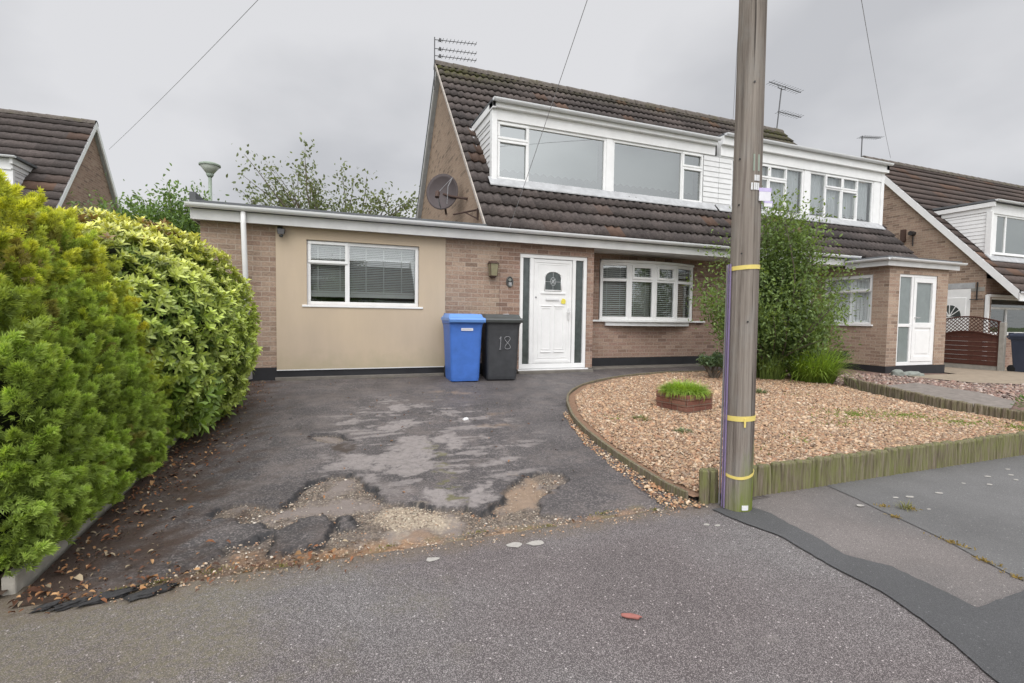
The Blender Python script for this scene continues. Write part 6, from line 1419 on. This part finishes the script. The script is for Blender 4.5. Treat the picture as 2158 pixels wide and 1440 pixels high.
def branches(mb, base, tips, r0, r1=0.006, seed=0):
    R_ = random.Random(seed); b = Vector(base)
    for tp in tips:
        tp = Vector(tp); v = tp-b; pts = [b+Vector((R_.uniform(-.03, .03), R_.uniform(-.03, .03), 0))]; k = 6; off = Vector((R_.uniform(-1, 1), R_.uniform(-1, 1), R_.uniform(-.3, .6)))*v.length*0.10
        for i in range(1, k+1): t_ = i/k; pts.append(b+v*t_+off*math.sin(math.pi*t_)+Vector((R_.uniform(-1, 1), R_.uniform(-1, 1), 0))*0.02*v.length*(1-t_))
        mb.tube(pts, [r0+(r1-r0)*i/k for i in range(k+1)], 6)
def leafy(t, tips, base, n_per, leaf, w, col_in, col_out, spread, seed, m='leaf', name='crown', along=0.45, up=0.2):
    g = np.random.default_rng(seed); P, D, C = [], [], []; b = np.array(base, float); allt = np.array(tips); cen = allt.mean(0)
    for tp in allt:
        v = tp-b; k = g.uniform(along, 1.03, n_per)[:, None]; p = b+v*k+g.normal(0, spread, (n_per, 3))*(0.5+0.6*k); P.append(p)
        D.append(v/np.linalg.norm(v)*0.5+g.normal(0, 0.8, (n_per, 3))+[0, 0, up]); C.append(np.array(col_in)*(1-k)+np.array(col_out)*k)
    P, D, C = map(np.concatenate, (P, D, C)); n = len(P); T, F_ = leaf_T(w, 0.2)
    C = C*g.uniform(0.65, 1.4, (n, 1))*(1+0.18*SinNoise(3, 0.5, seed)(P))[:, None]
    return scatter(name, T, F_, P, D, g.normal(size=(n, 3))+[0, 0, 0.8], g.uniform(0.7, 1.25, n)*leaf, C, M[m], t)
def shrub():
    base = (7.62, 6.75, gz(7.6, 6.7)); t = thing('deciduous_shrub', 'tall loose green shrub growing against the house right behind the pole', 'shrub', base)
    g = np.random.default_rng(51); tips = []
    for i in range(120):
        a = g.uniform(0, 6.283); ph = g.uniform(0.05, 1.0); R_ = math.sqrt(g.uniform(0.05, 1)); z = 0.35+2.75*ph
        rad = 1.58*math.sin(math.pi*min(1, 0.20+0.80*ph))**0.7*R_*(1.0 if z > 0.7 else 0.65); tips.append((base[0]+0.05+rad*math.cos(a), base[1]-0.1+0.85*rad*math.sin(a), z-0.02*rad))
    tips += [(5.95, 6.3, 1.55), (6.05, 6.2, 1.3), (6.2, 6.3, 0.9), (6.0, 6.4, 1.85), (8.95, 6.4, 1.65), (9.0, 6.5, 1.9), (8.2, 6.3, 2.9), (7.5, 6.5, 3.15), (7.2, 6.5, 3.05)]
    mb = MB(); branches(mb, base, tips[::2], 0.022, 0.004, 3); obj('stems', mb, M['bark'], t, smooth=True)
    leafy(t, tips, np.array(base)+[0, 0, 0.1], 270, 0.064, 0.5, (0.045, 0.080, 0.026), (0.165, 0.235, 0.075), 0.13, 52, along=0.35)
shrub()
def back_tree():
    base = (0.2, 16.2, 0.0); t = thing('garden_tree', 'thin-leaved tree against the sky behind the flat garage roof', 'tree', base)
    g = np.random.default_rng(61); mb = MB(); fork = (0.2, 16.2, 2.2); mb.tube([base, (0.25, 16.2, 1.2), fork], [0.12, 0.10, 0.08], 8); tips = []
    for i in range(64):
        x = g.uniform(-2.2, 2.7); env = 5.75-0.30*abs(x+0.55)-0.55*max(0, x-0.3) if x < 1.3 else 5.2-0.30*(x-1.3); z = 3.2+(env-3.2)*g.uniform(0.15, 1.0); tips.append((x, 16.2+g.uniform(-1.1, 1.1), z))
    tips += [(-2.15, 16, 5.55), (-0.55, 16, 5.95), (-0.65, 16.3, 5.7), (0.45, 16, 5.45), (1.2, 16, 5.3), (0.85, 16.4, 5.35), (-1.6, 16, 5.35)]
    branches(mb, fork, tips, 0.035, 0.005, 6); obj('trunk', mb, M['bark'], t, smooth=True)
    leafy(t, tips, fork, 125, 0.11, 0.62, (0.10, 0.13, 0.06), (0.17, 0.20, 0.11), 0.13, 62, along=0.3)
back_tree()
def back_bush(label, c, r, n, leaf, ci, co, seed, name='garden_bush', cat='bush', spire=False):
    base = (c[0], c[1], gz(c[0], c[1])); t = thing(name, label, cat, base); g = np.random.default_rng(seed); tips = []
    for i in range(n):
        d = g.normal(size=3); d /= np.linalg.norm(d); k = g.uniform(0.3, 1)**0.5; q = np.array(c)+d*np.array(r)*k*(1+0.18*math.sin(3*d[0]+5*d[2]+seed)); tips.append((q[0], q[1], max(0.3, q[2])))
    mb = MB(); branches(mb, base, tips[::3], 0.03, 0.004, seed); obj('stems', mb, M['bark'], t, smooth=True)
    leafy(t, tips, (c[0], c[1], max(0.2, c[2]-r[2]*0.9)), 90, leaf, 0.5, ci, co, 0.12*max(r)/1.2, seed+1, along=0.55 if not spire else 0.8)
back_bush('mid green bush rising behind the laurel, left of the garage roof', (-3.35, 13.2, 2.8), (1.25, 0.9, 1.0), 190, 0.09, (0.06, 0.11, 0.035), (0.16, 0.25, 0.085), 71)
back_bush('grey-green bush in front of the left brick gable', (-4.7, 13.6, 2.4), (0.75, 0.8, 1.1), 100, 0.08, (0.05, 0.085, 0.035), (0.13, 0.18, 0.085), 73)
back_bush('narrow dark conifer tip standing between bush and lamp post', (-2.95, 14.2, 2.6), (0.20, 0.2, 1.5), 70, 0.06, (0.03, 0.06, 0.025), (0.06, 0.10, 0.04), 75, 'conifer_tree', 'tree', True)
back_bush('small grey-green shrub on the gravel left of the pole, near the house', (6.35, 6.75, 0.20), (0.30, 0.25, 0.24), 22, 0.05, (0.06, 0.10, 0.05), (0.13, 0.19, 0.10), 77, 'small_shrub', 'shrub')
back_bush('low dark shrub in the corner beside the porch side wall', (9.85, 7.35, 0.10), (0.55, 0.4, 0.34), 30, 0.045, (0.04, 0.07, 0.03), (0.10, 0.14, 0.06), 79, 'small_shrub', 'shrub')

def blades(t, n, c, r, L, w, col, seed, lean=0.55, m='leaf', name='blades', segs=4, origin=None):
    g = np.random.default_rng(seed); a = g.uniform(0, 6.283, n); rr = np.sqrt(g.uniform(0, 1, n)); b = np.stack([c[0]+r[0]*rr*np.cos(a), c[1]+r[1]*rr*np.sin(a)], 1); z = ground_z(b[:, 0], b[:, 1])+c[2]
    az = np.arctan2((b[:, 1]-c[1])/r[1], (b[:, 0]-c[0])/r[0])+g.normal(0, 0.7, n); ln = L*g.uniform(0.6, 1.15, n); le = np.abs(g.normal(lean, 0.25, n))*(0.4+0.9*rr)
    V = []; dirs = np.stack([np.cos(az), np.sin(az)], 1); sd = np.stack([-np.sin(az), np.cos(az)], 1); ax_ = np.zeros(n); up = np.zeros(n)
    for i in range(segs+1):
        tt = i/segs; wd = w*(1-tt**2)*0.5+0.0006
        if i: ang = le*tt*1.6; ax_ = ax_+np.sin(ang)*ln/segs; up = up+np.cos(ang)*ln/segs
        p = b+dirs*ax_[:, None]; V.append(np.stack([np.concatenate([p+sd*wd, (z+up)[:, None]], 1), np.concatenate([p-sd*wd, (z+up)[:, None]], 1)], 1))
    V = np.stack(V, 1).reshape(n, -1, 3); k = V.shape[1]; F0 = np.array([(2*i, 2*i+1, 2*i+3, 2*i+2) for i in range(segs)])
    C = np.array(col)*g.uniform(0.6, 1.4, (n, 1)); sh = np.repeat(np.linspace(0.6, 1.2, segs+1), 2); C = C[:, None]*sh[None, :, None]
    return npmesh(name, V.reshape(-1, 3), (F0[None]+(np.arange(n)*k)[:, None, None]).reshape(-1, 4), M[m], t, col=C.reshape(-1, 3), origin=origin or (c[0], c[1], gz(c[0], c[1])))
def grass_clump(label, x, y, n, r, L, w, col, seed, lean=0.55, zoff=0.03, name='ornamental_grass', cat='plant'):
    o = blades(None, n, (x, y, zoff), r, L, w, col, seed, lean, name=name); return tag(o, label, cat)
grass_clump('bright green strappy clump arching over the gravel right of the pole', 8.0, 6.15, 900, (0.36, 0.28), 0.72, 0.013, (0.25, 0.37, 0.06), 81, 0.8)
grass_clump('paler upright strappy clump close behind the pole', 7.42, 6.55, 420, (0.26, 0.22), 0.55, 0.012, (0.24, 0.33, 0.09), 82, 0.35)
grass_clump('fluffy light green tuft filling the brick planter', 4.12, 4.86, 2600, (0.225, 0.225), 0.18, 0.006, (0.28, 0.41, 0.07), 83, 1.15, 0.235, 'tufted_plant')
grass_clump('small green weed in the gravel left of the pole foot', 3.25, 4.5, 80, (0.08, 0.08), 0.07, 0.006, (0.17, 0.22, 0.07), 84, 0.9, 0.04, 'weed', 'weed')
grass_clump('grey-green weed in the gravel in front of the planter', 3.35, 3.95, 110, (0.08, 0.07), 0.06, 0.008, (0.20, 0.25, 0.14), 85, 0.9, 0.04, 'weed', 'weed')
grass_clump('small weed in the gravel behind the pole', 6.0, 5.45, 100, (0.10, 0.08), 0.09, 0.008, (0.15, 0.20, 0.10), 86, 0.8, 0.04, 'weed', 'weed')
grass_clump('weed rooted in the pavement crack', 3.52, 2.02, 30, (0.04, 0.03), 0.07, 0.004, (0.24, 0.24, 0.09), 87, 1.1, 0.0, 'weed', 'weed')
def mat_plants(name, cells, n, seed, L, w, col, off=0.04):
    g = np.random.default_rng(seed); V = []; 
    P = []
    for x, y, rx, ry, k in cells:
        a = g.uniform(0, 6.283, k); q = np.abs(g.normal(0, 0.6, k)); P.append(np.stack([x+rx*q*np.cos(a), y+ry*q*np.sin(a)], 1))
    P = np.concatenate(P); P = P[P[:, 1] < 7.2]; n = len(P); z = ground_z(P[:, 0], P[:, 1])+off
    T, F_ = leaf_T(w, 0.3); D = g.normal(0, 1, (n, 3)); D[:, 2] = np.abs(D[:, 2])*0.8+0.25
    C = np.array(col)*g.uniform(0.6, 1.5, (n, 1))
    return tag(scatter(name, T, F_, np.concatenate([P, z[:, None]], 1), D, g.normal(size=(n, 3)), g.uniform(.6, 1.3, n)*L, C, M['leaf']), kind='stuff')
mat_plants('moss', [(6.0, 4.05, .55, .30, 2600), (6.6, 3.85, .4, .25, 1400), (6.9, 3.45, .5, .3, 1500), (7.3, 3.05, .4, .3, 1300), (5.3, 3.75, .3, .2, 180), (7.5, 2.8, .25, .15, 260), (3.0, 4.6, .25, .2, 90), (4.3, 3.4, .3, .2, 90), (3.6, 3.3, .3, .2, 60), (6.4, 5.2, .3, .2, 50)], 0, 91, 0.024, 0.5, (0.22, 0.28, 0.075))
mat_plants('crack_weeds', [(3.30+0.0, 1.95, .03, .05, 40), (3.42, 2.1, .05, .04, 40), (3.55, 2.0, .05, .04, 30), (3.22, 1.6, .02, .09, 60), (3.13, 1.42, .02, .08, 50), (3.08, 1.28, .02, .05, 40)], 0, 92, 0.018, 0.35, (0.30, 0.22, 0.08), 0.0)
mat_plants('drive_edge_weeds', [(x, 2.56+0.03*math.sin(9*x), .10, .03, 50) for x in (-0.85, -0.7, -0.5, -0.2, 0.3, 0.8, 1.2, 1.6, 1.95)], 0, 93, 0.013, 0.4, (0.20, 0.19, 0.07), 0.002)
def rose():
    x, y = 7.98, 3.28; z = gz(x, y)+0.16; t = thing('rose_bush', 'low red-flowered bush behind the log edging at the right edge', 'plant', (x, y, z))
    g = np.random.default_rng(95); n = 420; P, d, k = blob_points(n, (x+0.12, y, z+0.06), (0.26, 0.2, 0.13), 95, 0.6); T, F_ = leaf_T(0.55, 0.2)
    scatter('leaves', T, F_, P, d+[0, 0, .4], g.normal(size=(n, 3)), g.uniform(.03, .05, n), np.array([0.08, 0.17, 0.035])*g.uniform(.6, 1.4, (n, 1)), M['leaf'], t)
    for fx, fy, fz, s in ((0.13, -0.10, 0.16, 0.05), (0.24, 0.0, 0.14, 0.042)):
        mb = MB()
        for i in range(14):
            a = 2.4*i; r = s*(0.25+0.75*i/14); q = Vector((x+fx, y+fy, z+fz)); e = q+Vector((math.cos(a)*r, math.sin(a)*r, s*0.9*(1-0.8*i/14))); w = Vector((-math.sin(a), math.cos(a), 0))*s*0.5
            mb.poly([q, e-w, e+Vector((0, 0, s*.25)), e+w])
        obj('flower', mb, M['petal_red'], t)
rose()
def litter():
    g = np.random.default_rng(97); n1 = 1300; y = g.uniform(2.5, 8.1, n1); x = -1.2+np.abs(g.normal(0, 0.20, n1))*(1.0+0.2*np.sin(y*3)); 
    n2 = 200; x2 = g.uniform(-1.2, 0.2, n2); y2 = 2.56+g.normal(0, 0.07, n2); n3 = 130; x3 = g.uniform(-1.1, 2.6, n3); y3 = g.uniform(3, 8.2, n3); n4 = 500; x4 = g.uniform(-1.75, -1.28, n4); y4 = g.uniform(2.62, 8, n4)
    P = np.stack([np.concatenate([x, x2, x3, x4]), np.concatenate([y, y2, y3, y4])], 1); n = len(P); z = ground_z(P[:, 0], P[:, 1])+0.010+0.02*(P[:, 0] < -1.26)+g.uniform(0, .012, n)
    pal = np.array([(0.20, 0.085, 0.04), (0.13, 0.06, 0.035), (0.28, 0.14, 0.06), (0.09, 0.05, 0.035), (0.36, 0.21, 0.10), (0.30, 0.24, 0.16)]); C = pal[g.integers(0, 6, n)]*g.uniform(.6, 1.2, (n, 1))
    T, F_ = leaf_T(0.55, 0.35, 0.3); D = g.normal(0, 1, (n, 3)); D[:, 2] *= 0.15
    S = g.uniform(0.012, 0.034, n); big = g.uniform(size=n) < 0.05; S[big] *= 1.8
    tag(scatter('leaf_litter', T, F_, np.concatenate([P, z[:, None]], 1), D, np.stack([g.normal(0, .25, n), g.normal(0, .25, n), np.ones(n)], 1), S, C, M['litter']), kind='stuff')
litter()

# ------------------------------------------------------------------ across the road (only its reflection shows)
def copy_tree(o, parent=None):
    c = o.copy(); COL.objects.link(c); c.parent = parent
    for ch in list(o.children): copy_tree(ch, c)
    return c
HO = copy_tree(HL); HO.location = (-6, -38, -0.2); HO.rotation_euler = (0, 0, math.pi)
HO['label'] = 'house across the road, seen only as a dark reflection in the garage window'
ot = back_tree_at = thing('garden_tree', 'tree across the road, reflected in the middle of the garage window', 'tree', (1.5, -30, -0.2))
tips_ = [(1.5+RNG.normal(0, 1.6), -30+RNG.normal(0, 1.2), 3.2+RNG.normal(0, 0.9)) for _ in range(50)]
mb = MB(); branches(mb, (1.5, -30, -0.2), tips_[::3], 0.08, 0.01, 4); obj('trunk', mb, M['bark'], ot, smooth=True)
leafy(ot, tips_, (1.5, -30, 1.0), 70, 0.2, 0.6, (0.05, 0.09, 0.03), (0.09, 0.15, 0.05), 0.3, 99, along=0.5)
